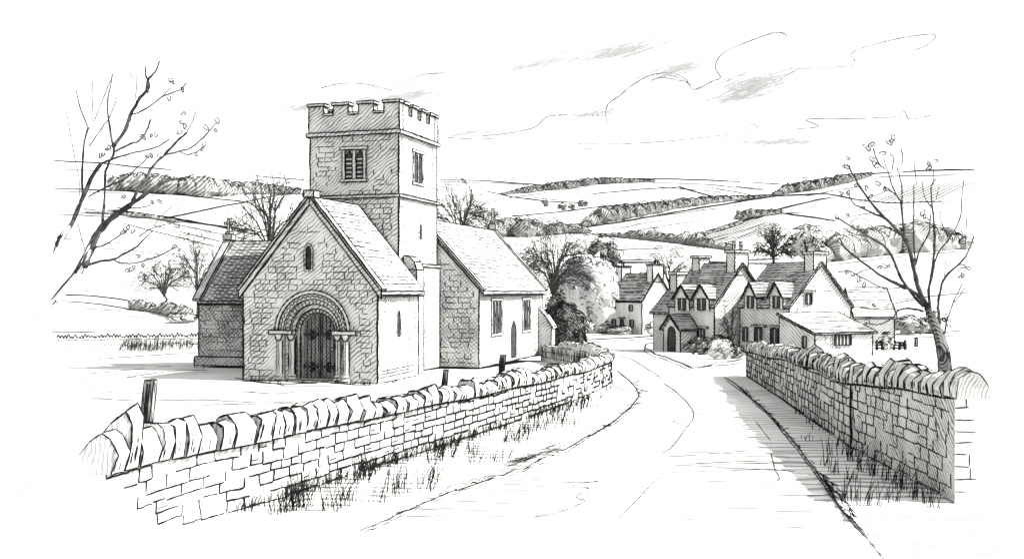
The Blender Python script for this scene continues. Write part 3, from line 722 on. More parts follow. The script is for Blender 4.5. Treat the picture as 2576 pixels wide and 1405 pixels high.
# ------------------------------------------------------------------ DRY-STONE WALLS
def resample(pts, step):
    out = [pts[0]]; acc = 0
    for a, b in zip(pts, pts[1:]):
        L = (b - a).length; t = step - acc
        while t < L: out.append(a.lerp(b, t / L)); t += step
        acc = L - (t - step)
    return out
class Path:
    def __init__(s, pts):
        s.p = [V((p.x, p.y, 0)) for p in pts]; s.d = [0]
        for a, b in zip(s.p, s.p[1:]): s.d.append(s.d[-1] + (b - a).length)
        s.L = s.d[-1]
    def at(s, t):
        t = max(0, min(s.L - 1e-6, t))
        for i in range(len(s.p) - 1):
            if t <= s.d[i + 1]:
                k = (t - s.d[i]) / (s.d[i + 1] - s.d[i]); return s.p[i].lerp(s.p[i + 1], k), (s.p[i + 1] - s.p[i]).normalized()
def stone_wall(root, path, side, hgt, thick, mat, cop_mat, ch, bl, cop_w, cop_h, prob, ink_from=0.0, ink_to=1e9, wpx=3.4, gz=None, fade=None, cop_from=0.0, cop_to=1e9, lean=1, back=0, slant=0):
    """side: +1 when the drawn face is to the right of the direction of the path; hgt(t) height to the underside of the coping"""
    gz = gz or (lambda p: g(p.x, p.y))
    def nrm(d): return V((d.y, -d.x, 0)) * side
    def fp(t, z, out=0.0):
        p, d = path.at(t); return p + nrm(d) * out + ZU * (gz(p) + z)
    m = MB(); n = max(8, int(path.L / .5)); T = [path.L * i / n for i in range(n + 1)]
    fr0 = [fp(t, -.3) for t in T]; fr1 = [fp(t, hgt(t)) for t in T]; bk0 = [fp(t, -.3, -thick) for t in T]; bk1 = [fp(t, hgt(t), -thick) for t in T]
    for i in range(n):
        m.face([fr0[i], fr0[i + 1], fr1[i + 1], fr1[i]]); m.face([bk0[i + 1], bk0[i], bk1[i], bk1[i + 1]]); m.face([fr1[i], fr1[i + 1], bk1[i + 1], bk1[i]])
    m.face([fr0[0], fr1[0], bk1[0], bk0[0]], 2); m.face([fr0[-1], fr1[-1], bk1[-1], bk0[-1]], 2)
    z = ch * .3; hm = max(hgt(t) for t in T)
    while z < hm - .05:
        t = U(-.5, 0); h = ch * U(.85, 1.2)
        while t < path.L:
            l = U(*bl); a, b = max(0, t + .02), min(path.L, t + l * U(.9, 1.06)); p0, _ = path.at(a); px = p0.y / F
            pr = prob * (fade(a) if fade else 1)
            if a > ink_from + (max(0, hgt(a) - z) * slant) and b < ink_to and z < hgt(a) - .04:
                if rnd() < pr:
                    k = max(2, int((b - a) / .12)); zz = z + U(-.02, .02)
                    m.tube([fp(a + (b - a) * i / k, zz + U(-.012, .012) * (ch / .25), .002) for i in range(k + 1)], [wpx * px * .5 * U(.6, 1.25) for _ in range(k + 1)], 1)
                if rnd() < pr:
                    zt = min(z + h, hgt(a)); o = U(-.03, .03)
                    m.tube([fp(a, z + .01, .002), fp(a + o * .6, (z + zt) / 2, .002), fp(a + o, zt, .002)], [wpx * px * .5 * U(.7, 1.3) for _ in range(3)], 1)
                if rnd() < .10 * pr: m.tube([fp(a + .06, z + h * .4, .002), fp(a + .06 + l * .4, z + h * .45, .002)], wpx * px * .3, 1)
            t += l
        z += h
    k0 = T and [t for t in T if ink_from <= t <= ink_to]
    for a, b in zip(k0, k0[1:]):
        if slant and a < ink_from + 1.6: continue
        px = path.at(a)[0].y / F
        m.stroke(fp(a, hgt(a) - .01, .004), fp(b, hgt(b) - .01, .004), wpx * 1.15, 1, px=px)
        m.stroke(fp(a, .02, .004), fp(b, .02, .004), wpx * .8, 1, px=px)
    if back:
        for _ in range(int((path.L - back) * 9)):
            t = U(back, path.L - .2); px = path.at(t)[0].y / F; z_ = U(.1, hgt(t) - .4); m.stroke(fp(t, z_, -thick - .004), fp(t + U(.05, .2), min(z_ + U(.3, .6), hgt(t)), -thick - .004), U(1.6, 2.6), 1, px=px)
        for k in range(3):
            t = back
            while t < path.L - 1: l = U(.6, 1.6); px = path.at(t)[0].y / F; m.stroke(fp(t, .25 + .3 * k, -thick - .004), fp(min(t + l, path.L), .25 + .3 * k, -thick - .004), 2, 1, px=px); t += l + U(0, .4)
    m.build('wall_body', [mat, INK, ENDM], root)
    # coping: stones on edge, leaning like books
    t = cop_from; cnt = 0
    while t < min(path.L, cop_to) - cop_w * .6 and cnt < 100:
        p, d = path.at(t); p = p + d * min(0, t); px = p.y / F; w_ = cop_w * U(.7, 1.25); h = (cop_h(t) if callable(cop_h) else cop_h) * U(.8, 1.15) * (1.25 if rnd() < .12 else 1); nn = nrm(d); z0 = gz(p) + hgt(t) + .005
        th = thick + U(.04, .12); ln = U(.12, .42) * h * lean; o = p + nn * (.05 + U(0, .03)); gap = w_ * .07
        prof = [(0, 0), (U(-.02, .07) if lean > 0 else U(.0, .03), h * U(.38, .55)), (-th * U(.04, .22), h * U(.72, .92)), (-th * U(.28, .5), h * U(.95, 1.06)), (-th * U(.68, .88), h * U(.8, 1.0)), (-th, h * .45), (-th, 0)]
        def ring(s_, dz=1.0, j=.02):
            return [o + d * (s_ + ln * (z / h) ** (1.0 if lean > 0 else 1.9)) + nn * (x + U(-j, j)) + ZU * (z0 + z * dz) for x, z in prof]
        A = ring(gap, U(.88, 1.02)); B = ring(w_ - gap, U(.92, 1.05)); c = MB(px)
        nA = len(A); c.face(list(reversed(A))); c.face(B)
        for i in range(nA): c.face([A[i], A[(i + 1) % nA], B[(i + 1) % nA], B[i]])
        wc_ = min(wpx, 4.6) * (1.05 if px < .009 else .85 if px < .012 else .6)
        c.poly(A[0:5], wc_ * U(.6, 1.2), 1, wob=.5); c.stroke(A[0], B[0], wc_ * .9); c.stroke(A[3], B[3], wc_ * 1.1)
        if px < .012 or rnd() < .5: c.poly(B[0:6], wc_ * U(.6, 1.2), 1, wob=.5)
        if px < .012: c.curve([A[5], A[4], A[3]], wc_ * .7); c.stroke(A[4], B[4], wc_ * .9)
        if px < .013:
            for _ in range(int(U(1, 5))): # a few cracks and bedding lines on the end of the stone
                q = U(.1, .9); a_ = A[0].lerp(B[0], q) + nn * .01; b_2 = A[1].lerp(B[1], q) + nn * .01; c.stroke(a_.lerp(b_2, U(.1, .4)), b_2.lerp(A[2].lerp(B[2], q), U(0, .7)), wpx * .45)
        c.build('coping_stone', [cop_mat, INK], root); cnt += 1
        t += w_
    return fp

LB = [G(x, y) for x, y in [(-900, 1900), (-300, 1660), (60, 1500), (300, 1395), (500, 1315), (690, 1262), (920, 1185), (1110, 1125), (1330, 1052), (1430, 1015), (1500, 985)]]
pe = LB[-1]
LBc = LB + [V((3.45, 38.2, 0)), V((3.85, 40.0, 0)), V((3.95, 42.5, 0)), V((3.7, 45.5, 0)), V((3.35, 49, 0)), V((2.7, 53, 0)), V((2.0, 57, 0))]
pathL = Path(smooth(LBc, 5))
swl = tag(empty('stone_wall', (0, 0, 0)), 'pale sunlit dry stone wall curving round the churchyard left of the road, leaning coping stones on top', 'stone wall')
def pos_of(path, x, y):
    q = G(x, y); best = min(range(400), key=lambda i: (path.at(path.L * i / 400)[0] - V((q.x, q.y, 0))).length); return path.L * best / 400
t_l = pos_of(pathL, 300, 1395); t_end = pos_of(pathL, 1500, 985)
def fadeL(t):
    if t < t_l + 1.5: return .7
    if t > t_end - 5: return .45
    return 1.0
stone_wall(swl, pathL, 1, lambda t: 1.10 - .25 * min(1, max(0, (t - t_l) / (t_end - t_l))) + .02 * math.sin(t * 1.3), .42, LW, COP, .17, (.28, .62), .42, lambda t: .55 - .23 * min(1, max(0, (t - t_l) / 8)), .86, ink_from=t_l - .6, back=t_end - 2, slant=1.7, wpx=5.6, gz=lambda p: g(p.x, p.y), fade=fadeL, cop_from=t_l - .3)

RB = [G(x, y) for x, y in [(2402, 1269), (2240, 1180), (2140, 1128), (2080, 1085), (2010, 1035), (1940, 988), (1878, 947)]]
RTOP = [(2560, 1012), (2400, 1000), (2240, 975), (2140, 966), (2040, 925), (1960, 902), (1878, 885)]
pathR = Path(smooth(RB, 4))
def hR(t):
    p, _ = pathR.at(t); xp = CX + p.x / p.y * F
    tab = sorted(RTOP)
    yt = lerp_tab(tab, xp); return max(.5, EYE - (yt - HY) / F * p.y)
swr = tag(empty('stone_wall', (0, 0, 0)), 'tall shaded dry stone wall right of the road with dark hatched face and thick coping', 'stone wall')
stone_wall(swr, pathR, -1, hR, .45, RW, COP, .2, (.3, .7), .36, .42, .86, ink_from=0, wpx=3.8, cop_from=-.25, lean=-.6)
# courses of its near end
mb = MB(17 / F); p0, d0 = pathR.at(0); nn = V((d0.y, -d0.x, 0)) * -1; z = .22; hh = hR(0); mb.px = p0.y / F
while z < hh - .05:
    a = p0 - d0 * .004 + ZU * z; mb.stroke(a, a - nn * U(.12, .42) + ZU * U(-.02, .02), 3.2, 0)
    if rnd() < .4: q = a - nn * U(.1, .35); mb.stroke(q, q + ZU * .2, 2.6, 0)
    z += U(.18, .25)
mb.build('end_courses', [INK], swr)
# joints in the right wall
mb = MB(22 / F)
for x, y0, y1, wj in ((2140, 968, 1130, 5), (1879, 888, 945, 6)):
    q = G(x, y1); a = P(x, y0, q.y - .03); b = P(x, y1, q.y - .03); mb.px = q.y / F; mb.stroke(a, b, wj)
mb.build('wall_joint', [RW, INK], swr)

# low field wall left of the aisle
fw = tag(empty('stone_wall', (0, 0, 0)), 'low field wall with ragged top left of the church, crossed by hatching', 'stone wall')
pf = Path([G(-90, 894), G(110, 890), G(300, 885), G(500, 880)])
m = MB(70 / F); n = 70
for i in range(n):
    t0, t1 = pf.L * i / n, pf.L * (i + 1) / n; a, _ = pf.at(t0); b, d = pf.at(t1); a = a + ZU * g(a.x, a.y); b = b + ZU * g(b.x, b.y); h0 = 1.0 + U(-.03, .03)
    bk = V((-d.y, d.x, 0)) * .45
    A0, B0, A1, B1 = a - ZU * .3, b - ZU * .3, a + ZU * h0, b + ZU * h0
    m.face([A0, B0, B1, A1]); m.face([A1, B1, B1 + bk, A1 + bk]); m.face([A0 + bk, B0 + bk, B1 + bk, A1 + bk])
    if CX + a.x / a.y * F > 135:
        mid = a.lerp(b, .5) + ZU * (h0 + U(.12, .32)); m.curve([A1, mid, B1], 2.6)
        m.stroke(A1 - ZU * .12, B1 - ZU * .12, 2.2)
        if rnd() < .5: m.stroke(A1 - ZU * U(.4, .6), B1 - ZU * .5, 1.8, 2)
        if CX + a.x / a.y * F > 300:
            for k in range(2): q = a.lerp(b, U(0, 1)); m.stroke(q + ZU * .08, q + (b - a) * .35 + ZU * .8, 1.8, 2)
a, d = pf.at(0); a = a + ZU * g(a.x, a.y); bk = V((-d.y, d.x, 0)) * .45; m.face([a - ZU * .3, a + ZU, a + ZU + bk, a - ZU * .3 + bk])
for _ in range(70): t = pf.L * U(.6, 1) ; a, _d = pf.at(t); a = a + ZU * g(a.x, a.y); z_ = U(.0, .5); m.stroke(a + ZU * z_ - YU * .004, a + V((.18, -.004, z_ + .4)), 1.4, 2)
m.build('wall_body', [LW, INK, SOFT], fw)

# leaning posts behind the wall
for (x0, y0), (x1, y1), wpx_, lab in (((358, 1110), (374, 955), 24, 'tall leaning split post behind the near coping stones, largest of three'),
                                     ((1112, 1000), (1119, 930), 12, 'dark narrow post leaning behind the wall, middle one of three'),
                                     ((1257, 968), (1263, 893), 14, 'grey squared post standing near the small chancel door behind the wall')):
    Yw = pathL.at(pos_of(pathL, x0, HY + (EYE) / (pathL.at(pathL.L * .3)[0].y) * F))[0].y
    # stand it just behind the wall: find the wall's depth where it passes this sight line
    best = min((abs(CX + pathL.at(pathL.L * i / 600)[0].x / pathL.at(pathL.L * i / 600)[0].y * F - x0), pathL.at(pathL.L * i / 600)[0].y) for i in range(420))
    Y = best[1] + 1.3; px = Y / F; h = wpx_ * px / 2; dx = (x1 - x0) * px; gx = (x0 - CX) / F * Y
    zt = EYE - (y1 - HY) / F * Y; zb = EYE - (y0 - HY) / F * Y; sl_ = dx / (zt - zb); xb = gx - sl_ * zb
    o = tag(empty('wooden_post', (xb, Y, 0)), lab, 'post', 'posts behind the churchyard wall')
    m = MB(px); m.prism([(-h, -h, -.3), (h, -h, -.3), (h, h, -.3), (-h, h, -.3)], (sl_ * (zt + .3), 0, zt + .3), 0, 3.2)
    for k in range(4): q = -h + 2 * h * U(.15, .9); m.stroke((q, -h - .004, 0), (q + sl_ * zt, -h - .004, zt - .05), U(1.6, 4))
    m.build('post_shaft', [POST, INK], o)

# ------------------------------------------------------------------ GRASS
mb = MB()
def tuft(x, y, n, hpx, spread, lean=.3, w=2.4, base=0.06):
    q = G(x, y); px = q.y / F
    for _ in range(n):
        o = q + V((U(-spread, spread) * px, U(-spread, spread) * px * 1.5, base)); h = hpx * px * U(.5, 1.1); l = U(-1, 1) * lean + .12
        a = U(0, 6.28); tip = o + V((l * h, U(-.2, .2) * h, h)); mid = o.lerp(tip, .5) + V((-l * h * .12, 0, h * .04))
        mb.tube([o, mid, tip], [w * px * .5, w * px * .42, w * px * .2], 0, 3)
WB = [(560, 1300), (690, 1264), (800, 1228), (920, 1187), (1000, 1160), (1110, 1127), (1200, 1097), (1330, 1054), (1430, 1020), (1530, 985)]
def along(tab, t):
    i = min(len(tab) - 2, int(t * (len(tab) - 1))); f = t * (len(tab) - 1) - i
    return tab[i][0] + (tab[i + 1][0] - tab[i][0]) * f, tab[i][1] + (tab[i + 1][1] - tab[i][1]) * f
for k in range(150):
    t = U(.02, .98) ** .9; x, y = along(WB, t); s_ = 1 - t
    tuft(x + U(-6, 10), y + U(2, 12), int(U(3, 6)), 22 + 30 * s_ * U(.3, 1), 10 + 8 * s_, 0.4, 1.9)
for x, y, n, h in [(760, 1285, 26, 78), (740, 1290, 20, 60), (835, 1290, 16, 70), (910, 1215, 22, 60), (930, 1205, 14, 50), (985, 1240, 10, 66), (1005, 1250, 12, 60), (1070, 1240, 10, 50), (1085, 1215, 12, 44), (1090, 1165, 12, 60), (1120, 1155, 14, 50), (1180, 1150, 10, 34), (1195, 1170, 5, 30), (1260, 1165, 6, 30), (1290, 1118, 12, 36), (1310, 1110, 12, 36), (1330, 1090, 9, 30), (1400, 1065, 12, 40), (1435, 1075, 4, 20), (1370, 1085, 8, 30), (1550, 985, 5, 16), (1480, 1030, 8, 30), (1440, 1040, 8, 34), (950, 1270, 6, 34), (870, 1275, 14, 60), (700, 1300, 14, 50)]:
    tuft(x, y, n + 6, h * 1.35, 26, .45, 2.1)
for x, y, n, h in [(2015, 1045, 8, 22), (2040, 1068, 8, 26), (2060, 1085, 6, 24), (2110, 1128, 7, 40), (2135, 1150, 12, 48), (2150, 1165, 12, 60), (2090, 1150, 8, 60), (2075, 1175, 9, 46), (2100, 1195, 9, 48), (2140, 1215, 9, 46), (2175, 1190, 12, 60), (2200, 1200, 14, 70), (2230, 1215, 14, 74), (2260, 1235, 14, 84), (2300, 1260, 14, 86), (2130, 1265, 10, 84), (2160, 1275, 10, 90), (2200, 1280, 8, 80), (2330, 1275, 9, 70), (2245, 1270, 10, 60), (2350, 1285, 5, 80), (2030, 1110, 6, 20)]:
    tuft(x, y, n, h * .85, 16, .35, 2.4, .05)
for x, y, n, h in [(1065, 920, 8, 22), (1100, 915, 14, 16), (1130, 913, 14, 14), (1170, 917, 8, 12), (640, 960, 12, 18), (690, 964, 7, 14), (920, 968, 12, 14), (880, 968, 6, 12), (1090, 912, 10, 18), (500, 925, 6, 10)]:
    tuft(x, y, n, h, 14, .5, 2.0, 0)
tag(mb.build('grass', [INK]), 'tufts of long grass along the foot of the walls', None, kind='stuff')

# ------------------------------------------------------------------ COTTAGES
def cottage(label, corner, phi, W_, L_, ze, zr, px, tip=True):
    root = tag(empty('cottage', corner, phi), label, 'cottage'); fr = Frame(corner, phi)
    m = MB(px); x2 = W_ / 2
    m.prism([(0, 0, -1.2), (W_, 0, -1.2), (W_, 0, ze), (x2, 0, zr), (0, 0, ze)], YU * L_, 0, 3.0)
    wall = m
    r = MB(px); th = .16
    for s_ in (-1, 1):
        e = V((s_ * x2, 0, ze - zr)); e = e * (1 + .12 / e.length); a = V((x2, -.16, zr + .01)); 
        r.prism([a, a + e, a + e + YU * (L_ + .3), a + YU * (L_ + .3)], (0, 0, th), 0, 2.5)
        if s_ < 0: courses(r, a + e + V((0, .1, th)), YU * (L_ + .1), -e, 17, 2.3, 1, .88, .25, (.12, .4))
        else: courses(r, a + e + V((0, .1, th)), YU * (L_ + .1), -e, 14, 1.8, 1, .6, .25, (.12, .4))
        r.stroke(a + e - V((0, 0, .04)), a + e + YU * (L_ + .3) - V((0, 0, .04)), 3.4)
        r.stroke(a + V((0, -.004, .0)), a + e + V((0, -.004, .0)), 2.6)
    return root, fr, wall, r
def finish(root, wall, r):
    wall.build('wall', [CW, INK, SOFT], root); return r.build('roof', [CR, INK], root)
def chimney(roof, x, y, zb, zt, w_, d_, px, pots=2):
    m = MB(px); m.box(x - w_ / 2, x + w_ / 2, y - d_ / 2, y + d_ / 2, zb, zt - .18, 0, 3)
    m.box(x - w_ / 2 - .1, x + w_ / 2 + .1, y - d_ / 2 - .1, y + d_ / 2 + .1, zt - .18, zt, 0, 3)
    for k in range(pots):
        xx = x + (k - (pots - 1) / 2) * w_ * .5; q = [V((xx + .12 * math.cos(a * math.pi / 3), y + .12 * math.sin(a * math.pi / 3), zt)) for a in range(6)]
        m.prism(q, ZU * .6, 0, 2.2)
    m.build('chimney', [CW, INK], roof)
def c_window(root, fr, axis, val, out, x0, x1, y0, y1, px, name='window', mull=1, hood=False):
    a = fr.hit(axis, val, x0, y0); b = fr.hit(axis, val, x1, y1); ua = 1 - axis; u0, u1 = sorted((a[ua], b[ua])); z1 = (fr.hit(axis, val, (x0 + x1) / 2, y0)).z; z0 = fr.hit(axis, val, (x0 + x1) / 2, y1).z
    nv = V((0, 0, 0)); nv[axis] = out
    def pt(u, z, d):
        q = V((0, 0, z)); q[ua] = u; q[axis] = val + out * d; return q
    f = MB(px); fw_ = max(.06, 2.2 * px)
    for ua_, ub_, za, zb in ((u0 - fw_, u0, z0, z1), (u1, u1 + fw_, z0, z1), (u0 - fw_, u1 + fw_, z1, z1 + fw_), (u0 - fw_, u1 + fw_, z0 - fw_, z0)):
        f.prism([pt(ua_, za, .004), pt(ub_, za, .004), pt(ub_, zb, .004), pt(ua_, zb, .004)], nv * .07, 0, 0)
    f.poly([pt(u0, z0, .075), pt(u1, z0, .075), pt(u1, z1, .075), pt(u0, z1, .075)], 2.6, 1, True)
    if hood: f.prism([pt(u0 - .25, z1 + fw_ + .02, .004), pt(u1 + .25, z1 + fw_ + .02, .004), pt(u1 + .25, z1 + fw_ + .14, .004), pt(u0 - .25, z1 + fw_ + .14, .004)], nv * .14, 0, 2.4)
    fo = f.build(name, [LW, INK], root)
    p_ = MB(px); p_.face([pt(u0, z0, .02), pt(u1, z0, .02), pt(u1, z1, .02), pt(u0, z1, .02)], 0)
    for k in range(mull):
        u = u0 + (u1 - u0) * (k + 1) / (mull + 1); p_.prism([pt(u - px, z0, .024), pt(u + px, z0, .024), pt(u + px, z1, .024), pt(u - px, z1, .024)], nv * .03, 1, 0)
    p_.build('pane', [DARK, LW], fo)
def dormer(roof, fr, xp, y0, y1, wpx, W_, ze, zr, px):
    """gabled dormer standing on the left slope above the eaves; front wall faces -x"""
    xf = -.17; c = fr.hit(0, xf, xp, y1); hw = wpx; zb = c.z; zt = fr.hit(0, xf, xp, y0).z; zs = zb + (zt - zb) * .5
    slope = (zr - ze) / (W_ / 2); yc = c.y
    def xr(z): return max(xf + .02, (z - ze - .1) / slope)
    d = MB(px)
    d.face([(xf, yc - hw, zb), (xf, yc + hw, zb), (xf, yc + hw, zs), (xf, yc, zt), (xf, yc - hw, zs)])
    for s_ in (-1, 1): d.face([(xf, yc + s_ * hw, zb), (xf, yc + s_ * hw, zs), (xr(zs), yc + s_ * hw, zs), (xr(zb), yc + s_ * hw, zb)])
    d.stroke((xf, yc - hw, zb), (xf, yc - hw, zs), 2.6); d.stroke((xf, yc + hw, zb), (xf, yc + hw, zs), 2.6); d.stroke((xf, yc - hw, zs), (xf, yc + hw, zs), 2)
    do = d.build('dormer', [CW, INK], roof)
    q = MB(px); ov_ = .14
    for s_ in (-1, 1):
        e = V((0, s_ * hw, zs - zt)) * (1 + ov_ / hw); a = V((xf - .16, yc, zt + .03)); b2 = a + e
        q.prism([a, b2, V((xr(b2.z) + .1, b2.y, b2.z)), V((xr(a.z) + .1, a.y, a.z))], (0, 0, .09), 0, 3)
        for k in range(1, 5): t = k / 5; u0 = a.lerp(b2, t) + V((0, 0, .10)); q.stroke(u0, V((xr(u0.z) - .02, u0.y, u0.z)), 1.8)
        q.stroke(a, b2, 4.2)
    q.build('dormer_roof', [CR, INK], roof)
    wn = MB(px); w2 = hw * .55
    wn.face([(xf - .012, yc - w2, zb + .06), (xf - .012, yc + w2, zb + .06), (xf - .012, yc + w2, zs - .02), (xf - .012, yc - w2, zs - .02)])
    wn.box(xf - .04, xf - .014, yc - .035, yc + .035, zb + .07, zs - .03, 1, 0)
    wn.poly([(xf - .016, yc - w2, zb + .06), (xf - .016, yc + w2, zb + .06), (xf - .016, yc + w2, zs - .02), (xf - .016, yc - w2, zs - .02)], 2.2, 2, True)
    wn.build('dormer_window', [DARK, LW, INK], roof)

# right cottage, nearest
PH = math.radians(28); c = G(1985, 893); fr = Frame(c, PH); px = c.y / F
W_ = 2 * fr.hit(1, 0, 2064, 700).x; L_ = fr.hit(0, 0, 1862, 800).y; ze = fr.hit(1, 0, 1990, 772).z; zr = fr.hit(1, 0, 2064, 664).z
root, fr, wall, r = cottage('stone cottage with two dormers and a lean-to, nearest house above the right-hand wall', c, PH, W_, L_, ze, zr, px)
bricks(wall, (0, 0, 0), XU, ZU, lambda u, z: z < ze + (zr - ze) * (1 - abs(u - W_ / 2) / (W_ / 2)) - .3 and u > .1, W_, zr, .34, (.3, .6), 1.5, .28, 1, 1.0)
roof = finish(root, wall, r)
chimney(roof, W_ / 2, .45, zr - .7, fr.hit(1, .1, 2058, 632).z, 1.1, .8, px, 0)
for xp in (1888, 1953): dormer(roof, fr, xp, 712, 777, .6, W_, ze, zr, px)
c_window(root, fr, 1, 0, -1, 2024, 2041, 738, 766, px, mull=1, hood=True)
for x0, x1, y0, y1, h_ in ((1870, 1884, 822, 858, False), (1900, 1920, 824, 868, True), (1940, 1960, 826, 866, True)): c_window(root, fr, 0, 0, -1, x0, x1, y0, y1, px, mull=1, hood=h_)
# lean-to on its gable
lx0 = .9; ld = 3.1; q0 = fr.hit(1, -ld, 2050, 840); q1 = fr.hit(1, -ld, 2195, 838); lt = fr.hit(1, 0, 2100, 790).z; lz = q0.z; lx0, lx1 = q0.x, q1.x
m = MB(px); m.prism([(lx0, -.003, -1), (lx0, -ld, -1), (lx0, -ld, lz), (lx0, -.003, lt)], XU * (lx1 - lx0), 0, 3.2)
bricks(m, (lx0, -ld, 0), XU, ZU, lambda u, z: True, lx1 - lx0, lz, .3, (.3, .6), 1.5, .3, 1, .9)
m.build('lean_to', [CW, INK, SOFT], root)
m = MB(px); e = V((0, -ld, lz - lt)); e *= 1.06; a = V((lx0 - .2, -.004, lt + .02)); m.prism([a, a + e, a + e + XU * (lx1 - lx0 + .4), a + XU * (lx1 - lx0 + .4)], ZU * .12, 0, 3.4)
courses(m, a + e + ZU * .13, XU * (lx1 - lx0 + .4), -e, 11, 1.9, 1, .7, .25, (.15, .4)); m.build('lean_to_roof', [CR, INK], root)
c_window(root, fr, 1, -ld, -1, 2096, 2140, 842, 868, px, mull=4)
c_window(root, fr, 0, lx0, -1, 2020, 2032, 845, 872, px, 'door', 1)

# middle cottage
c = G(1797, 888); fr = Frame(c, PH); px = c.y / F
W_ = 2 * fr.hit(1, 0, 1866, 700).x; L_ = fr.hit(0, 0, 1684, 800).y; ze = fr.hit(1, 0, 1800, 770).z; zr = fr.hit(1, 0, 1866, 666).z
root, fr, wall, r = cottage('middle cottage with gabled porch, two pointed dormers and two tall chimneys', c, PH, W_, L_, ze, zr, px)
bricks(wall, (0, 0, 0), XU, ZU, lambda u, z: z < ze + (zr - ze) * (1 - abs(u - W_ / 2) / (W_ / 2)) - .3 and u > .1, W_, zr, .34, (.3, .6), 1.5, .28, 1, 1.0)
# lower rear wing
rw0, rw1, rl = .5, W_ - .5, 2.6
wall.prism([(rw0, L_ + .004, -1.2), (rw1, L_ + .004, -1.2), (rw1, L_ + .004, ze - .5), (W_ / 2, L_ + .004, zr - 1.5), (rw0, L_ + .004, ze - .5)], YU * rl, 0, 2.8)
e = V((rw0 - W_ / 2, 0, ze - .5 - zr + 1.5)) * 1.1; a = V((W_ / 2, L_ + .15, zr - 1.49)); r.prism([a, a + e, a + e + YU * (rl + .1), a + YU * (rl + .1)], ZU * .14, 0, 3); courses(r, a + e + ZU * .15, YU * rl, -e, 10, 2, 1, .8, .25, (.2, .5))
roof = finish(root, wall, r)
chimney(roof, W_ / 2, .45, zr - .7, fr.hit(1, .1, 1866, 629).z, 1.15, .85, px, 2)
chimney(roof, W_ / 2, fr.hit(0, W_ / 2, 1763, 680).y, zr - .6, fr.hit(0, W_ / 2, 1763, 643).z, .9, .8, px, 0)
chimney(roof, W_ / 2, L_ + rl - .5, zr - 2, fr.hit(1, L_ + rl - .5, 1715, 684).z, .9, .8, px, 0)
for xp in (1716, 1765): dormer(roof, fr, xp, 718, 782, .82, W_, ze, zr, px)
c_window(root, fr, 0, 0, -1, 1755, 1776, 828, 860, px, mull=2, hood=True); c_window(root, fr, 0, 0, -1, 1722, 1740, 836, 860, px, mull=1)
# porch
pc = fr.hit(0, -1.5, 1690, 838); pz0 = fr.hit(0, -1.5, 1690, 825).z; pz1 = fr.hit(0, -1.5, 1688, 794).z; y0, y1 = pc.y - .95, pc.y + .95
po = MB(px); po.prism([(-1.5, y0, -1.2), (-1.5, y1, -1.2), (-1.5, y1, pz0), (-1.5, pc.y, pz1), (-1.5, y0, pz0)], XU * 1.495, 0, 3); ph = po.build('porch', [CW, INK], root)
q = MB(px)
for s_ in (-1, 1):
    e = V((0, s_ * .95, pz0 - pz1)) * 1.2; a = V((-1.72, pc.y, pz1 + .02)); q.prism([a, a + e, a + e + XU * 1.68, a + XU * 1.68], ZU * .1, 0, 3.2)
    courses(q, a + e + ZU * .11, XU * 1.6, -e, 8, 1.9, 1, .8, .2, (.3, .7))
q.build('porch_roof', [CR, INK], ph)
dr = MB(px); hw = .42; zb = -.2; s0 = pz0 - .35; pts = [(pc.y - hw, zb), (pc.y + hw, zb), (pc.y + hw, s0)] + [(pc.y + hw * math.cos(t * math.pi / 8), s0 + hw * 1.1 * math.sin(t * math.pi / 8)) for t in range(1, 8)] + [(pc.y - hw, s0)]
dr.face([(-1.515, y, z) for y, z in pts]); dr.poly([(-1.52, y, z) for y, z in pts], 3, 1, True); dr.build('door', [DARK, INK], ph)

# far cottage
c = G(1615, 842); PH3 = math.radians(28); fr = Frame(c, PH3); px = c.y / F
W_ = 2 * fr.hit(1, 0, 1655, 700).x; L_ = fr.hit(0, 0, 1523, 800).y; ze = fr.hit(1, 0, 1615, 758).z; zr = fr.hit(1, 0, 1655, 689).z
root, fr, wall, r = cottage('plain two-storey cottage farthest down the lane, with small square windows and chimneys at both ends', c, PH3, W_, L_, ze, zr, px)
roof = finish(root, wall, r)
chimney(roof, W_ / 2, .7, zr - 1.2, fr.hit(1, .3, 1658, 664).z, 1.9, 1.4, px, 1); chimney(roof, W_ / 2, L_ - .8, zr - 1.2, fr.hit(1, L_ - .8, 1575, 669).z, 1.7, 1.3, px, 1)
for x0, x1, y0, y1 in ((1540, 1550, 766, 780), (1583, 1593, 767, 782), (1540, 1550, 802, 820), (1585, 1596, 804, 822)): c_window(root, fr, 0, 0, -1, x0, x1, y0, y1, px, mull=1)
c_window(root, fr, 0, 0, -1, 1561, 1570, 802, 826, px, 'door', 0, hood=True)

# barn behind the nearest cottage
c = G(2152, 868); c = V((c.x, c.y, c.z)); PB = math.radians(-8); fr = Frame(c, PB); px = c.y / F
bl_ = fr.hit(1, 0, 2250, 850).x; ez_ = fr.hit(1, 0, 2200, 797).z; rz_ = fr.hit(1, 4, 2180, 727).z; bw_ = 8
root = tag(empty('barn', c, PB), 'low barn with pale slate roof behind the nearest cottage, under the bare tree', 'barn')
m = MB(px); m.prism([(0, 0, -1), (0, bw_, -1), (0, bw_, ez_), (0, bw_ / 2, rz_), (0, 0, ez_)], XU * bl_, 0, 3); m.build('wall', [CW, INK], root)
m = MB(px)
for s_ in (-1, 1):
    e = V((0, s_ * bw_ / 2, ez_ - rz_)) * 1.06; a = V((-.2, bw_ / 2, rz_ + .02)); m.prism([a, a + e, a + e + XU * (bl_ + .4), a + XU * (bl_ + .4)], ZU * .15, 0, 3)
    if s_ < 0: courses(m, a + e + ZU * .16, XU * (bl_ + .4), -e, 12, 1.9, 1, .75, .25, (.2, .5))
m.build('roof', [ROOF, INK], root)
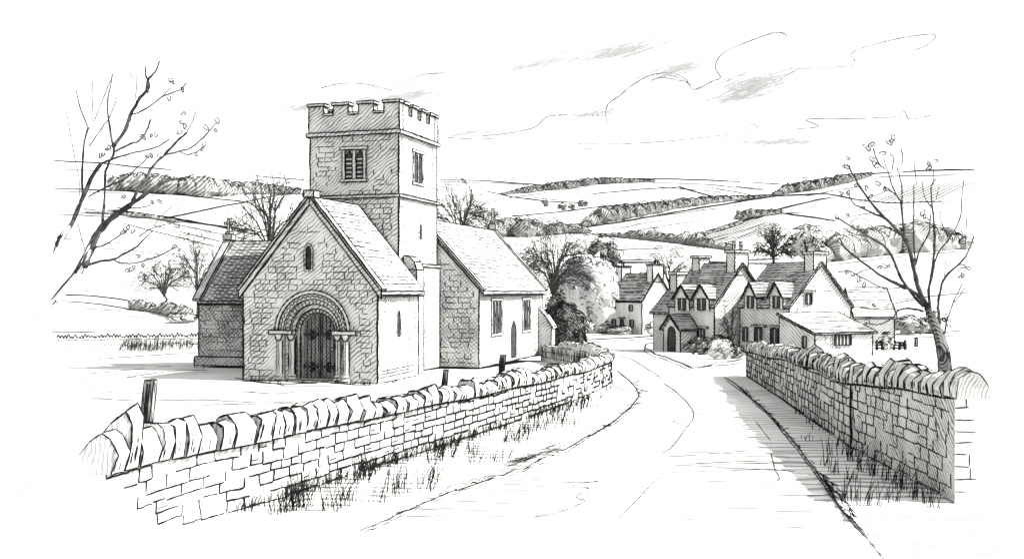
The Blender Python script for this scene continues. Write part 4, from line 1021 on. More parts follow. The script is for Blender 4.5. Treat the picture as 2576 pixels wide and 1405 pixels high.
# field gate and posts beside it
px = 75 / F
gt = G(2205, 880); root = tag(empty('field_gate', gt), 'small field gate of upright rails beside the lean-to', 'gate')
m = MB(gt.y / F)
for k in range(6): x = k * .42; m.box(x, x + .09, 0, .09, -.2, .62 + .1 * (k in (0, 5)), 0, 2.6)
m.build('uprights', [POST, INK], root)
m = MB(gt.y / F)
for z in (.12, .32, .52): m.box(-.05, 2.25, .095, .14, z, z + .06, 0, 2)
m.build('rails', [POST, INK], root)
for x, y, h_, lab in ((2305, 872, .75, 'short fence post alone in the field left of the right-hand tree'), (2268, 872, .4, 'stub of a fence post by the field gate')):
    q = G(x, y); o = tag(empty('fence_post', q), lab, 'post'); m = MB(q.y / F); m.box(-.09, .09, -.09, .09, -.2, h_, 0, 2.4); m.build('post_shaft', [POST, INK], o)

# ------------------------------------------------------------------ TREES
def inkw(px, w): return px * w * .5 * 1.12
def traced_tree(name, label, Y, tr, trunk, limbs, buds, toff, bark=PALEBARK, stubs=()):
    """a bare foreground tree: trunk with scored bark, crown of limbs and twigs spread in depth, a few last leaves"""
    px = Y / F
    def pt(q):
        x, y = tr(q); n = noise.noise(V((x * .006, y * .006, toff))); n2 = noise.noise(V((x * .02, y * .02, toff + 9)))
        return P(x, y, Y + (n * 3.0 + n2 * .6) * (Y / 25))
    base = pt(trunk[0][0]); root = tag(empty(name, V((base.x, base.y, 0))), label, 'tree'); off = -V((base.x, base.y, 0))
    m = MB(px); pts = smooth([pt(q) + off for q, _ in trunk], 4); rad = []
    for i in range(len(trunk) - 1):
        for j in range(4): rad.append((trunk[i][1] + (trunk[i + 1][1] - trunk[i][1]) * j / 4) * px / 2)
    rad.append(trunk[-1][1] * px / 2)
    m.tube(pts, rad, 0, 9)
    nb_ = 26 if bark is PALEBARK else 12
    for k in range(nb_): # bark lines
        a = 2 * math.pi * k / nb_ + U(-.2, .2); i0 = int(U(0, len(pts) * .3)) if bark is not PALEBARK else int(U(14.5, 20)); i1 = int(U(len(pts) * .6, len(pts)))
        if i1 - i0 > 1: m.tube([pts[i] + V((math.cos(a), math.sin(a), 0)) * rad[i] * 1.0 for i in range(i0, i1)], [inkw(px, U(3, 5.5) if bark is PALEBARK else U(2, 4.5)) * (.5 if i == i0 else 1) for i in range(i0, i1)], 1)
    for q_ in stubs: ps = smooth([pt(a) + off for a in q_], 4); m.tube(ps, [px * (6 - 1.5 * i / len(ps)) for i in range(len(ps))], 0, 6); [m.tube([q + V((U(-3, 3), -6, U(-1, 1))) * px for q in ps[k:]], inkw(px, U(2, 3)), 1) for k in (9, 10, 11, 12)]
    m.build('trunk', [bark, BARK], root)
    m = MB(px)
    for q, w0, w1 in limbs:
        ps = smooth([pt(a) + off for a in q], 4); n = len(ps)
        ps = [p + V((U(-1, 1), U(-1, 1), U(-1, 1))) * px for p in ps]
        m.tube(ps, [inkw(px, (w0 + (w1 - w0) * i / (n - 1)) * 1.25 * U(.8, 1.2)) for i in range(n)], 0, 5)
    m.build('crown', [BARK], root)
    for (x, y) in buds: # curled leaves: a small cupped blade with a dark rim
        m = MB(px); c = pt((x, y)) + off; r = px * U(4, 7); a0 = U(0, 6.28); ax = V((math.cos(a0), U(-.5, .5), math.sin(a0))).normalized()
        bx = (V((0, 1, 0)).cross(ax)).normalized(); rim = []
        for i in range(9):
            t = i / 8 * U(4.6, 6.0); rim.append(c + ax * r * 1.25 * math.cos(t) + bx * r * .7 * math.sin(t) + V((0, r * .4 * math.sin(t * 2), 0)))
        m.face(rim[:8], 1); m.tube(rim, inkw(px, 2.6), 0)
        m.build('leaf', [BARK, LEAFP], root)
    return root
zl = lambda q: (91.5 + q[0] * .5209, 91.5 + q[1] * .5209)
LL = [ # upper limb and its twigs
    ([(100, 1000), (165, 915), (205, 820), (230, 765), (262, 690), (310, 615)], 9, 7), ([(112, 975), (170, 900), (212, 810), (240, 745)], 8, 5), ([(310, 615), (360, 595), (430, 572), (520, 550), (590, 530), (640, 497)], 4, 2.4),
    ([(225, 770), (220, 680), (228, 540), (250, 440)], 5, 3), ([(250, 440), (210, 340), (190, 255)], 2.5, 1.6), ([(210, 770), (205, 680), (180, 560), (160, 450), (145, 365)], 1.8, 1.2),
    ([(380, 555), (440, 525), (500, 500), (540, 440), (550, 400)], 4.5, 3), ([(370, 530), (430, 450), (455, 380), (500, 300), (530, 260), (540, 210), (575, 170), (595, 120)], 8, 2.4), ([(535, 270), (545, 230), (530, 190), (528, 145)], 5, 2),
    ([(318, 920), (330, 780), (335, 650), (372, 570), (370, 530)], 5, 4), ([(370, 530), (348, 400), (345, 320), (355, 250), (368, 180)], 4, 1.6), ([(350, 400), (375, 340), (388, 290)], 2.2, 1.4), ([(255, 530), (300, 465), (350, 400)], 2.2, 2), ([(368, 185), (320, 310), (275, 410), (270, 310), (270, 215)], 1.8, 1.4),
    ([(455, 380), (530, 350), (610, 290), (690, 260), (725, 225)], 3, 1.8), ([(610, 290), (645, 250)], 2, 1.5), ([(480, 335), (482, 260), (487, 190)], 2, 1.3), ([(450, 175), (470, 210)], 1.8, 1.3),
    # lower limb and its twigs
    ([(230, 1110), (265, 1020), (290, 960), (350, 890), (430, 830), (470, 800), (560, 740), (620, 700), (700, 685), (760, 668)], 16, 2.4), ([(240, 1060), (285, 985), (330, 915), (380, 868)], 8, 5),
    ([(465, 800), (490, 740), (530, 690), (560, 630), (620, 570), (680, 505), (725, 465)], 7, 3.6), ([(725, 465), (750, 420), (772, 362)], 2, 1.4), ([(625, 570), (690, 555), (750, 535), (820, 475), (872, 410)], 4, 2.2), ([(690, 555), (730, 570), (780, 555), (820, 520)], 2.6, 2),
    ([(225, 1115), (290, 1090), (370, 1075), (440, 1040), (490, 1010)], 6, 3.4), ([(500, 965), (560, 925), (650, 905)], 2.6, 2), ([(370, 1075), (410, 1095), (500, 1090), (590, 1060), (670, 1020)], 3.4, 2.4), ([(280, 1020), (340, 1000), (400, 960), (430, 940)], 3, 2), ([(340, 1000), (405, 1000)], 2, 1.6),
    ([(250, 775), (330, 730), (420, 690), (480, 640), (545, 580)], 3.4, 2), ([(235, 1040), (215, 960), (195, 900)], 2, 1.4), ([(570, 915), (600, 870), (680, 800)], 2, 1.5), ([(390, 830), (450, 830), (520, 825), (550, 810)], 2.4, 2), ([(490, 1010), (530, 970), (560, 940)], 3, 2)]
buds = [(310, 575), (322, 570), (340, 545), (350, 535), (510, 480), (520, 490), (555, 480), (580, 475), (650, 210), (655, 218), (642, 300), (706, 258), (710, 375), (700, 415), (690, 462), (718, 435), (820, 440), (875, 408), (865, 452), (770, 570), (810, 520), (800, 545), (430, 935), (445, 925), (466, 940), (420, 945), (560, 800), (597, 797), (678, 915), (455, 1125), (470, 1115), (438, 1130), (490, 1060), (515, 1105), (665, 1015), (600, 572), (555, 575), (535, 580), (420, 775)]
TRK = [((-290, 1900), 40), ((-230, 1700), 38), ((-120, 1530), 34), ((0, 1390), 28), ((95, 1270), 23), ((150, 1200), 20), ((200, 1140), 18), ((240, 1060), 14), ((270, 1000), 9)]
traced_tree('bare_tree', 'leaning bare tree at the left edge with long twiggy limbs reaching over the fields', 24, zl, TRK, LL, buds, 3.3, PALEBARK, ([(-60, 1470), (0, 1290), (55, 1110), (115, 985), (170, 905)],))
zr_ = lambda q: (1783.9 + q[0] * .4882, 320.2 + q[1] * .4882)
RL = [([(1150, 985), (1110, 910), (1050, 845), (960, 800), (880, 760), (800, 700), (720, 640), (670, 570)], 8, 2.6), ([(1010, 832), (900, 775), (780, 690), (700, 620), (650, 575)], 3.4, 2),
      ([(1135, 945), (1090, 860), (1060, 760), (1045, 680), (1010, 580), (940, 500), (870, 430), (800, 340), (740, 240), (715, 192)], 10, 2.4), ([(1003, 560), (990, 400), (960, 345), (905, 310)], 4.5, 2.6), ([(995, 400), (990, 290), (970, 210)], 3.2, 2), ([(962, 345), (930, 260), (900, 160)], 2.6, 1.6),
      ([(905, 470), (840, 440), (780, 410), (740, 390), (715, 335)], 4, 2.4), ([(1105, 920), (1040, 850), (980, 760), (950, 680), (900, 610), (800, 550), (700, 490), (655, 462)], 7, 2.4), ([(1105, 948), (1040, 932), (980, 940), (940, 985), (880, 1012), (800, 1010)], 5, 2), ([(980, 940), (860, 935), (780, 930)], 2.4, 1.8),
      ([(1140, 940), (1132, 840), (1150, 740), (1160, 640), (1160, 500), (1150, 400), (1145, 300), (1170, 265)], 6, 2.2), ([(1150, 740), (1180, 650), (1240, 570), (1290, 480), (1300, 400), (1312, 270)], 3.4, 1.4), ([(1240, 570), (1200, 500), (1195, 430)], 2.2, 1.6), ([(1150, 412), (1110, 360), (1098, 280)], 2.6, 1.6),
      ([(1060, 690), (1055, 560), (1055, 400), (1055, 290)], 3.4, 2), ([(1066, 295), (1056, 170)], 2, 1.6), ([(1062, 710), (1090, 620), (1130, 550), (1142, 450)], 3.4, 2), ([(1190, 1010), (1180, 930), (1190, 850), (1215, 770), (1280, 710), (1330, 650), (1362, 560)], 6, 2), ([(1215, 1060), (1230, 980), (1260, 900), (1302, 810)], 3, 1.8), ([(1262, 900), (1320, 830)], 2, 1.4),
      ([(1215, 770), (1218, 690)], 1.8, 1.3), ([(1320, 600), (1328, 500), (1325, 440)], 1.6, 1.2), ([(845, 110), (870, 180), (905, 215)], 2.4, 2), ([(990, 115), (1000, 160), (990, 195)], 2.4, 2), ([(935, 140), (950, 160), (940, 250)], 2, 1.6), ([(1157, 215), (1155, 300)], 2, 1.6), ([(1170, 370), (1185, 305)], 1.8, 1.4), ([(665, 745), (715, 738), (755, 755), (790, 740), (860, 725)], 2.6, 2), ([(760, 760), (820, 790), (900, 828), (990, 825)], 2.6, 2)]
rb = [(715, 160), (700, 200), (712, 205), (803, 97), (820, 110), (838, 88), (930, 78), (950, 50), (945, 65), (895, 135), (840, 165), (855, 190), (865, 198), (1130, 185), (1135, 210), (1170, 172), (680, 340), (717, 335), (757, 298), (812, 315), (835, 355), (905, 315), (915, 320), (870, 290), (658, 462), (715, 450), (790, 415), (1303, 715), (1337, 725), (1305, 760), (1298, 770), (1100, 440), (1110, 460), (710, 745), (738, 755), (770, 785), (800, 810), (880, 720), (905, 715), (925, 715), (815, 1000), (850, 915)]
RT = [((1222, 1450), 36), ((1220, 1340), 33), ((1215, 1235), 31), ((1207, 1160), 29), ((1185, 1070), 25), ((1150, 985), 20), ((1120, 930), 13)]
traced_tree('bare_tree', 'tall bare tree behind the right wall with forked trunk and a few last leaves', 29, zr_, RT, RL, rb, 8.1, BARKH)

FOLD = {}
def fol(base, line, sp, w=.55, cross=False): 
    k = 'leaves_%g_%g_%g_%d' % (base, line, sp, cross)
    return hatch(k, base, line, sp, ((.85, .5, -1),) + (((.8, .3, .6),) if cross else ()), w, 1.6)
def scallops(m, c, r, n, w, px, size=.35, low=-.3, mat=1):
    for _ in range(n):
        z = U(low, 1); a = U(0, 6.28); q = math.sqrt(max(0, 1 - z * z)); d = V((q * math.cos(a), q * math.sin(a), z)); o = V(c) + V((d.x * r[0], d.y * r[1], d.z * r[2])) * U(.92, 1.03)
        yaw = U(-.9, .9); ax = V((math.cos(yaw), math.sin(yaw), 0)); s_ = size * min(r[0], r[2]) * U(.6, 1.3); t0 = U(-.2, .5) - d.x * .6; t1 = t0 + U(1.6, 3.0)
        pts = [o + ax * s_ * math.cos(t0 + (t1 - t0) * i / 6) + ZU * s_ * .75 * math.sin(t0 + (t1 - t0) * i / 6) + V((d.x, d.y, 0)) * s_ * .1 for i in range(7)]
        m.tube(pts, [inkw(px, w * U(.6, 1.2)) * (.6 if i in (0, 6) else 1) for i in range(7)], mat)
def leafage(m, c, r, n, px, w=2.4, nsc=40, rough=.3, size=.3, low=-.5):
    """crown of many small clumps with drawn leaf edges"""
    c = V(c)
    for i in range(n):
        z = U(-.75, .85); a = U(0, 6.28); q = math.sqrt(1 - z * z) * .62; d = V((q * math.cos(a) * r[0], q * math.sin(a) * r[1], z * .62 * r[2])); s_ = U(.34, .52)
        m.blob(c + d, (r[0] * s_, r[1] * s_, r[2] * s_), 0, rough, 8, 6)
    scallops(m, c, (r[0] * 1.02, r[1] * 1.02, r[2] * 1.02), nsc, w, px, size, low)
    scallops(m, c, (r[0] * .86, r[1] * .86, r[2] * .86), nsc // 2, w * .9, px, size, low)
def branchy(m, o, d, L, r, lv, px, spread, up, wmin, buds=None, nb=(2, 3)):
    n = 4; pts = [o]; p = o; dd = V(d)
    for i in range(n):
        dd = (dd + V((U(-.16, .16), U(-.16, .16), U(-.04, .14) * up))).normalized(); p = p + dd * (L / n); pts.append(p)
    m.tube(pts, [max(inkw(px, wmin), r * (1 - .45 * i / n)) for i in range(n + 1)], 0, 4 if lv else 3)
    if lv <= 0:
        if buds is not None: buds.append(p)
        return
    for k in range(int(U(nb[0], nb[1] + .99))):
        i = n if k == 0 else int(U(1, n + .99)); a = U(0, 6.28); s_ = spread * U(.5, 1.2)
        side = V((math.cos(a), math.sin(a), 0)); nd_ = (dd + side * s_ + ZU * .12 * up).normalized()
        branchy(m, pts[i], nd_, L * U(.62, .85), r * .58, lv - 1, px, spread, up, wmin, buds, nb)
def fan_tree(name, label, base, h, trunk_h, halfw, px, tips=90, limbs=11, wtr=8, wtip=1.3, arcs=0, leaves=0, low=.0, fine=None):
    """winter tree: limbs fanning out of a short trunk to a rounded crown of fine twigs"""
    root = tag(empty(name, base), label, 'tree'); m = MB(px); tip = V((0, 0, trunk_h)); H = h - trunk_h; W = halfw * px
    m.tube([V((0, 0, -.3)), V((U(-.1, .1) * W, 0, trunk_h * .5)), tip], [inkw(px, wtr * 1.3), inkw(px, wtr), inkw(px, wtr * .8)], 0, 6); m.build('trunk', [BARK], root)
    m = MB(px)
    def dome(a, e, r=1.0): return tip + V((math.cos(a) * math.cos(e) * W * r, math.sin(a) * math.cos(e) * W * .8 * r, math.sin(e) * H * r))
    L = []
    for k in range(limbs):
        a = 2 * math.pi * k / limbs + U(-.25, .25); e = U(.25, 1.45); t = dome(a, e, U(.7, .85)); d = t - tip
        mid = tip + V((d.x * .35, d.y * .35, d.z * .55)) + V((U(-.05, .05) * W, 0, 0)); ps = smooth([tip - ZU * U(0, .3) * min(trunk_h, H * .3), mid, tip + d * .75 + ZU * H * .03, t], 4)
        ps = [p + V((U(-1, 1), U(-1, 1), U(-.5, .5))) * px * 1.2 for p in ps]
        m.tube(ps, [inkw(px, (wtr * .55) * (1 - .7 * i / (len(ps) - 1)) + .6) for i in range(len(ps))], 0, 4); L.append((d.normalized(), ps))
    for _ in range(tips):
        a = U(0, 6.28); e = math.asin(U(math.sin(low), 1)); t = dome(a, e, U(.86, 1.04) * (1 + .08 * noise.noise(V((a * 1.5, e * 2, halfw))))); d = (t - tip).normalized()
        lb = max(L, key=lambda q: q[0].dot(d) + U(-.06, .06))[1]; i = int(U(len(lb) * .25, len(lb) - .01)); s0 = lb[i]; v = t - s0
        m1 = s0 + v * .45 + V((U(-1, 1), U(-1, 1), .6)) * v.length * .10; ps = smooth([s0, m1, t], 3)
        m.tube(ps, [inkw(px, wtip * (1.35 - .7 * j / (len(ps) - 1))) for j in range(len(ps))], 0, 3)
        if rnd() < .8: q = ps[int(U(1, 5))]; m.tube([q, q + (v.normalized() + V((U(-.7, .7), U(-.7, .7), U(-.1, .5)))) * v.length * U(.2, .4)], [inkw(px, wtip), inkw(px, wtip * .6)], 0, 3)
        if rnd() < leaves: r = px * U(3, 5); m.tube([t + V((r * .6 * math.cos(q), 0, r * math.sin(q) + r)) for q in (0, 1.2, 2.4, 3.6, 5)], inkw(px, 1.8), 0, 3)
    if arcs: scallops(m, tip, (W * 1.0, W * .8, H * 1.0), arcs, 1.5, px, .16, .0, 0)
    m.build('crown', [fine or BARK], root); return root
def base_at(x, Y): X = (x - CX) / F * Y; return V((X, Y, g(X, Y)))
def top_h(b, y): return EYE - (y - HY) / F * b.y - b.z
# by the church
b = base_at(680, 72); fan_tree('bare_tree', 'bare winter tree behind the church between the aisle roof and the tower', b, top_h(b, 415), top_h(b, 625), 132, 72 / F, 190, 14, 8, 1.4, 0, .18, -.12)
b = base_at(1160, 86); fan_tree('bare_tree', 'dense fan of bare branches rising behind the chancel roof right of the tower', b, top_h(b, 456), top_h(b, 600), 98, 86 / F, 230, 14, 6, 1.1, 70, 0, .05, SOFT)
b = G(413, 765); fan_tree('bare_tree', 'small bare tree standing in the field left of the aisle', b, top_h(b, 645), top_h(b, 740), 88, b.y / F, 140, 11, 5, 1.2, 60, 0, -.1, SOFT)
b = G(496, 800); fan_tree('bare_tree', 'thin straggly tree close against the left end of the aisle', b, top_h(b, 575), top_h(b, 735), 70, b.y / F, 120, 9, 4, 1.1, 90, .5, .0, SOFT)
b = base_at(1392, 80); fan_tree('bare_tree', 'big bare tree with many dark stems right of the chancel', b, top_h(b, 562), top_h(b, 740), 128, 80 / F, 300, 18, 8, 1.2, 130, 0, -.12, SOFT)
# paler half-leafed tree beside it
b = base_at(1478, 96); px = b.y / F; root = tag(empty('leafy_tree', b), 'pale half-leafed tree between the big bare tree and the far cottage', 'tree')
m = MB(px); zc = top_h(b, 725)
branchy(m, V((0, 0, -.2)), V((-.1, 0, 1)), zc * .7, inkw(px, 5), 3, px, .6, .8, 1.7); m.build('trunk', [BARK], root)
m = MB(px); leafage(m, (0, 0, zc), (2.6, 2.4, 3.2), 44, px, 2.2, 420, .5, .13, -1)
for k in range(26): a = U(0, 6.28); d = V((math.cos(a), math.sin(a), U(-.2, 1.1))).normalized(); m.curve([V((0, 0, zc - 1.6)), V((d.x * 1.3, d.y * 1.3, zc - 1 + d.z * 1.2)), V((d.x * 2.6, d.y * 2.4, zc + d.z * 2.6))], 2.2); m.build('crown', [LEAFP, INK], root, True)
for x, y0, y1, wpx, Y, bl, lab in ((1520, 600, 690, 38, 172, .26, 'round hatched tree behind the pale half-leafed tree'), (1512, 690, 790, 34, 168, .24, 'dense hatched shrub tree directly left of the far cottage roof')):
    b = base_at(x, Y); px = Y / F; root = tag(empty('leafy_tree', b), lab, 'tree'); zc = top_h(b, (y0 + y1) / 2); rz2 = (y1 - y0) / 2 * px
    m = MB(px); m.tube([(0, 0, -.2), (.1, 0, zc * .5), (0, 0, zc)], [inkw(px, 8), inkw(px, 6), inkw(px, 3)], 0, 6); m.build('trunk', [BARK], root)
    m = MB(px); leafage(m, (0, 0, zc), (wpx * px, wpx * px, rz2), 22, px, 2.3, 90, .3, .26, -.7); m.build('crown', [fol(bl, .05, .36, .6), INK], root)
b = base_at(1415, 74); px = b.y / F; m = MB(px)
leafage(m, (0, 0, 1.4), (1.45, 1.3, 1.9), 24, px, 3.2, 150, .3, .24, -.8); leafage(m, (-.45, .2, 2.6), (.85, .9, 1.5), 12, px, 3.2, 70, .3, .26, -.8); leafage(m, (.75, -.2, .8), (.75, .8, .95), 10, px, 3.0, 60, .3, .26, -.8)
o = m.build('bush', [fol(.16, .03, .16, .62, True), INK]); o.location = b; tag(o, 'very dark dense bush at the right end of the chancel', 'bush')
# around the cottages
b = base_at(1684, 175); fan_tree('bare_tree', 'pale fan-shaped bare tree behind the far cottage chimney', b, top_h(b, 625), top_h(b, 715), 76, b.y / F, 120, 10, 5, 1.0, 60, 0, .0, SOFT)
b = base_at(1838, 66); fan_tree('bare_tree', 'thin bare shrub tree in the gap between the middle and nearest cottages', b, top_h(b, 760), top_h(b, 860), 40, 66 / F, 50, 8, 6, 1.5, 10, 0, .1)
def shrub(x, y, wpx, hpx, lab, mat, n=12, nsc=40, w=2.4, dy=0, cat='bush', name='bush', low=-.4):
    b = G(x, y); b.y += dy; px = b.y / F; m = MB(px); leafage(m, (0, 0, hpx * px * .45), (wpx * px * .5, wpx * px * .45, hpx * px * .55), n, px, w, nsc, .3, .3, low)
    o = m.build(name, [mat, INK]); o.location = b; return tag(o, lab, cat)
MIDF = fol(.36, .09, .22, .5); PALEF = fol(.52, .22, .22, .4); DARKF = fol(.22, .05, .2, .6)
shrub(1762, 893, 62, 44, 'hatched shrub at the middle cottage front, left of the round shrub', DARKF, 14, 50)
shrub(1735, 888, 34, 26, 'little shrub beside the middle cottage porch', MIDF, 9, 30)
shrub(1812, 905, 66, 58, 'round radiating shrub on the green before the middle cottage', PALEF, 16, 60)
shrub(1850, 903, 40, 34, 'small shrub at the end of the green by the right wall', MIDF, 10, 34)
shrub(1667, 875, 26, 36, 'dark shrub on the left of the porch of the middle cottage', DARKF, 9, 34)
shrub(1560, 842, 70, 22, 'low bush under the far cottage windows', MIDF, 10, 40); shrub(1520, 838, 50, 30, 'hatched bush left of the far cottage', MIDF, 10, 34)
shrub(1645, 846, 40, 34, 'pale shrub at the gable foot of the far cottage', PALEF, 9, 36); shrub(1676, 844, 24, 60, 'tall thin shrub between the far and the middle cottage', PALEF, 9, 36)
shrub(1478, 838, 46, 44, 'white blossom-like bush near the dark bush by the chancel', PALEF, 9, 30)
shrub(2290, 842, 84, 46, 'hatched bush in the field between the barn and the right-hand tree', MIDF, 14, 50); shrub(2350, 838, 60, 50, 'pale scribbled bush behind the trunk of the right-hand tree', PALEF, 10, 40)
shrub(2232, 880, 34, 44, 'scribbled plant against the corner of the barn by the gate', PALEF, 8, 30)
shrub(455, 812, 80, 24, 'low scribbled bush in the field by the aisle, in front of the hedge', PALEF, 9, 40)
b = G(1512, 832); root = tag(empty('board_fence', b, .2), 'dark upright board fence next to the far cottage', 'fence'); px = b.y / F
for k in range(7):
    m = MB(px); x = -.75 + k * .26; m.box(x, x + .22, 0, .06, -.2, 2.5 + U(-.1, .1), 0, 2); m.build('board', [DARKF, INK], root)
m = MB(px); m.box(-.8, 1.1, .065, .14, .7, .85, 0, 1); m.box(-.8, 1.1, .065, .14, 1.7, 1.85, 0, 1); m.build('fence_rails', [DARKF, INK], root)

# ------------------------------------------------------------------ HEDGES AND WOODS ON THE HILLS
def wood(name, label, cat, top, base, step, mat, w=2.2, rowsn=2, kind=None, nsc=3, seg=7):
    m = MB(1); x0, x1 = base[0][0], base[-1][0]; lin = lambda tab, x: next((va + (vb - va) * (x - a) / max(1e-6, b - a) for (a, va), (b, vb) in zip(tab, tab[1:]) if a <= x <= b), tab[-1][1] if x > tab[-1][0] else tab[0][1])
    for r_ in range(rowsn):
        x = x0 + U(0, step); last = None
        while x < x1:
            yb = lin(base, x); yt = lin(top, x); f = (r_ + .5) / rowsn if rowsn > 1 else 0
            rp = max(3.0, (yb - yt) * (.5 if rowsn == 1 else .38) * U(.6, 1.25)); ygr = yb - (yb - yt - 2 * rp) * f * .75
            q = G(x, ygr); px = q.y / F; r = rp * px; rr = max(r, step * .85 * px)
            c = q + ZU * r * .75
            if last is not None and (c - last).length > 1.5 * rr:
                nb_ = min(8, int((c - last).length / (1.3 * rr)))
                for j in range(1, nb_ + 1): w_ = last.lerp(c, j / (nb_ + 1)); m.blob((w_.x, w_.y, g(w_.x, w_.y) + r * .6), (rr * .95, rr * .9, r * U(.7, .95)), 0, .3, seg, 5)
            last = c; m.blob(c, (rr, rr * .9, r), 0, .3, seg, 5); m.px = px
            scallops(m, c, (rr, rr * .9, r), nsc, w, px, .62, .0)
            a0 = U(-.2, .3); k = 8; ph = U(2.6, 3.2)
            m.tube([c + V((rr * 1.03 * math.cos(a0 + ph * i / k), -rr * .25, r * 1.03 * math.sin(a0 + ph * i / k))) for i in range(k + 1)], [inkw(px, w * U(.6, 1.2)) for _ in range(k + 1)], 1)
            x += step * U(.75, 1.25)
    o = m.build(name, [mat, INK]); return tag(o, label, cat, None, kind)
def hm(px_, Y, base=.24, line=.05, w=.6): return fol(base, line, round(px_ * Y / F, 2), w)
wood('wood', 'hatched wood along the skyline left of the tower', 'wood', [(280, 440), (330, 425), (400, 430), (450, 438), (520, 434), (560, 442), (650, 452), (760, 470)], [(280, 478), (400, 488), (520, 496), (640, 490), (760, 488)], 19, hm(8, 1000, .34, .07, .55), 2.2, 3, 'stuff', 1)
wood('wood', 'dark wood along the skyline just right of the tower', 'wood', [(1270, 484), (1330, 464), (1420, 450), (1520, 441), (1560, 443), (1640, 452)], [(1262, 490), (1330, 486), (1400, 479), (1500, 465), (1640, 458)], 12, hm(6, 1200), 2.0, 2, 'stuff', 1)
wood('wood', 'dark wood below the right-hand skyline, rising to the right', 'wood', [(1955, 482), (1975, 460), (2020, 449), (2080, 441), (2150, 431), (2190, 432)], [(1950, 492), (2050, 480), (2120, 464), (2190, 442)], 13, hm(6, 1200), 2.0, 3, 'stuff', 1)
wood('wood', 'belt of dark round trees crossing the middle of the hillside', 'wood', [(1465, 560), (1490, 530), (1520, 512), (1560, 506), (1610, 509), (1650, 500), (1720, 492), (1790, 490), (1930, 490)], [(1462, 572), (1560, 556), (1700, 527), (1800, 510), (1940, 495)], 17, hm(7, 650, .26, .06), 2.4, 2, 'stuff', 2)
wood('hedgerow', 'line of dark bushy trees behind the chancel roof cross', 'hedge', [(1235, 545), (1300, 533), (1345, 542), (1380, 556), (1440, 552), (1470, 575)], [(1235, 598), (1330, 600), (1400, 590), (1475, 588)], 24, hm(8, 430, .28, .06), 2.4, 2, None, 2)
wood('hedgerow', 'small dark copse where the field hedges meet on the hillside', 'hedge', [(1855, 528), (1890, 520), (1960, 522)], [(1852, 556), (1900, 548), (1965, 540)], 15, hm(7, 560, .22, .05), 2.2, 2, None, 2)
wood('hedgerow', 'hedge of little round bushes sloping down above the cottages', 'hedge', [(1520, 586), (1600, 582), (1680, 578), (1720, 575), (1770, 592), (1830, 612)], [(1515, 593), (1600, 601), (1700, 611), (1770, 620), (1840, 630)], 15, hm(7, 380, .32, .08), 2.2, 1, None, 2)
wood('hedgerow', 'low dark hedge climbing the hill to the left of the copse', 'hedge', [(1735, 594), (1800, 572), (1865, 552)], [(1733, 605), (1800, 583), (1868, 560)], 11, hm(6, 500, .24, .06), 2, 1, None, 1)
wood('hedgerow', 'rough hedge in the left field beside the aisle', 'hedge', [(335, 752), (380, 756), (430, 762), (495, 780)], [(335, 778), (400, 786), (495, 812)], 18, hm(7, 170, .34, .08), 2.2, 1, None, 2)
wood('hedgerow', 'dark patch of hedge in the upper left fields', 'hedge', [(215, 530), (300, 526), (400, 538), (450, 552)], [(215, 536), (300, 541), (400, 552), (455, 562)], 14, hm(5, 600, .3, .07), 2, 1, None, 1)
wood('wood', 'tall hatched belt of bare trees behind the right-hand tree', 'wood', [(2070, 610), (2110, 575), (2170, 548), (2250, 550), (2330, 540), (2400, 570), (2430, 590)], [(2065, 662), (2150, 652), (2280, 638), (2430, 628)], 22, hm(8, 330, .42, .12, .5), 2.2, 3, 'stuff', 2)
for x, y, w_, lab in ((1371, 519, 12, 'leftmost of four lone bushes in the field across the valley'), (1413, 529, 15, 'second of four lone bushes in the far field, largest'), (1437, 527, 11, 'third of four lone bushes in the far field, smallest'), (1466, 522, 15, 'rightmost of four lone bushes in the field across the valley')):
    o = shrub(x, y, w_ * 1.6, w_ * 1.2, lab, hm(6, 500, .2, .05), 8, 14, 2, 0, 'bush', 'bush', 0); o['group'] = 'lone bushes in the far field'
b = G(1945, 664); fan_tree('bare_tree', 'large round bare tree behind the middle and nearest cottages', b, top_h(b, 563), top_h(b, 648), 54, b.y / F, 260, 16, 6, 1.3, 90, 0, -.15, SOFT)
for x, y0, y1, wpx, lab, st in ((2030, 572, 655, 40, 'hatched tree right of the large round tree, behind the nearest cottage chimney', 7),):
    b = G(x, 664); px = b.y / F; root = tag(empty('leafy_tree', b), lab, 'tree'); h = (664 - y0) * px
    m = MB(px); m.tube([(0, 0, -.5), (0, 0, h * .4)], [inkw(px, 8), inkw(px, 5)], 0, 6); m.build('trunk', [BARK], root)
    m = MB(px); leafage(m, (0, 0, h * .53), (wpx * px, wpx * px * .8, h * .48), 24, px, 2.2, 80, .3, .26, -.7)
    for k in range(st * 3): a = U(-1.2, 1.2); d = V((math.sin(a), -.9, math.cos(a))).normalized(); m.tube([V((0, -wpx * px * .3, h * .1)) + V((d.x * wpx * px * t, d.y * wpx * px * .75 * t ** .5, d.z * h * .9 * t)) for t in (.2, .5, .8, 1)], [inkw(px, 2), inkw(px, 1.8), inkw(px, 1.6), inkw(px, 1)], 1, 3)
    m.build('crown', [hm(8, 330, .40, .10, .5), INK], root)

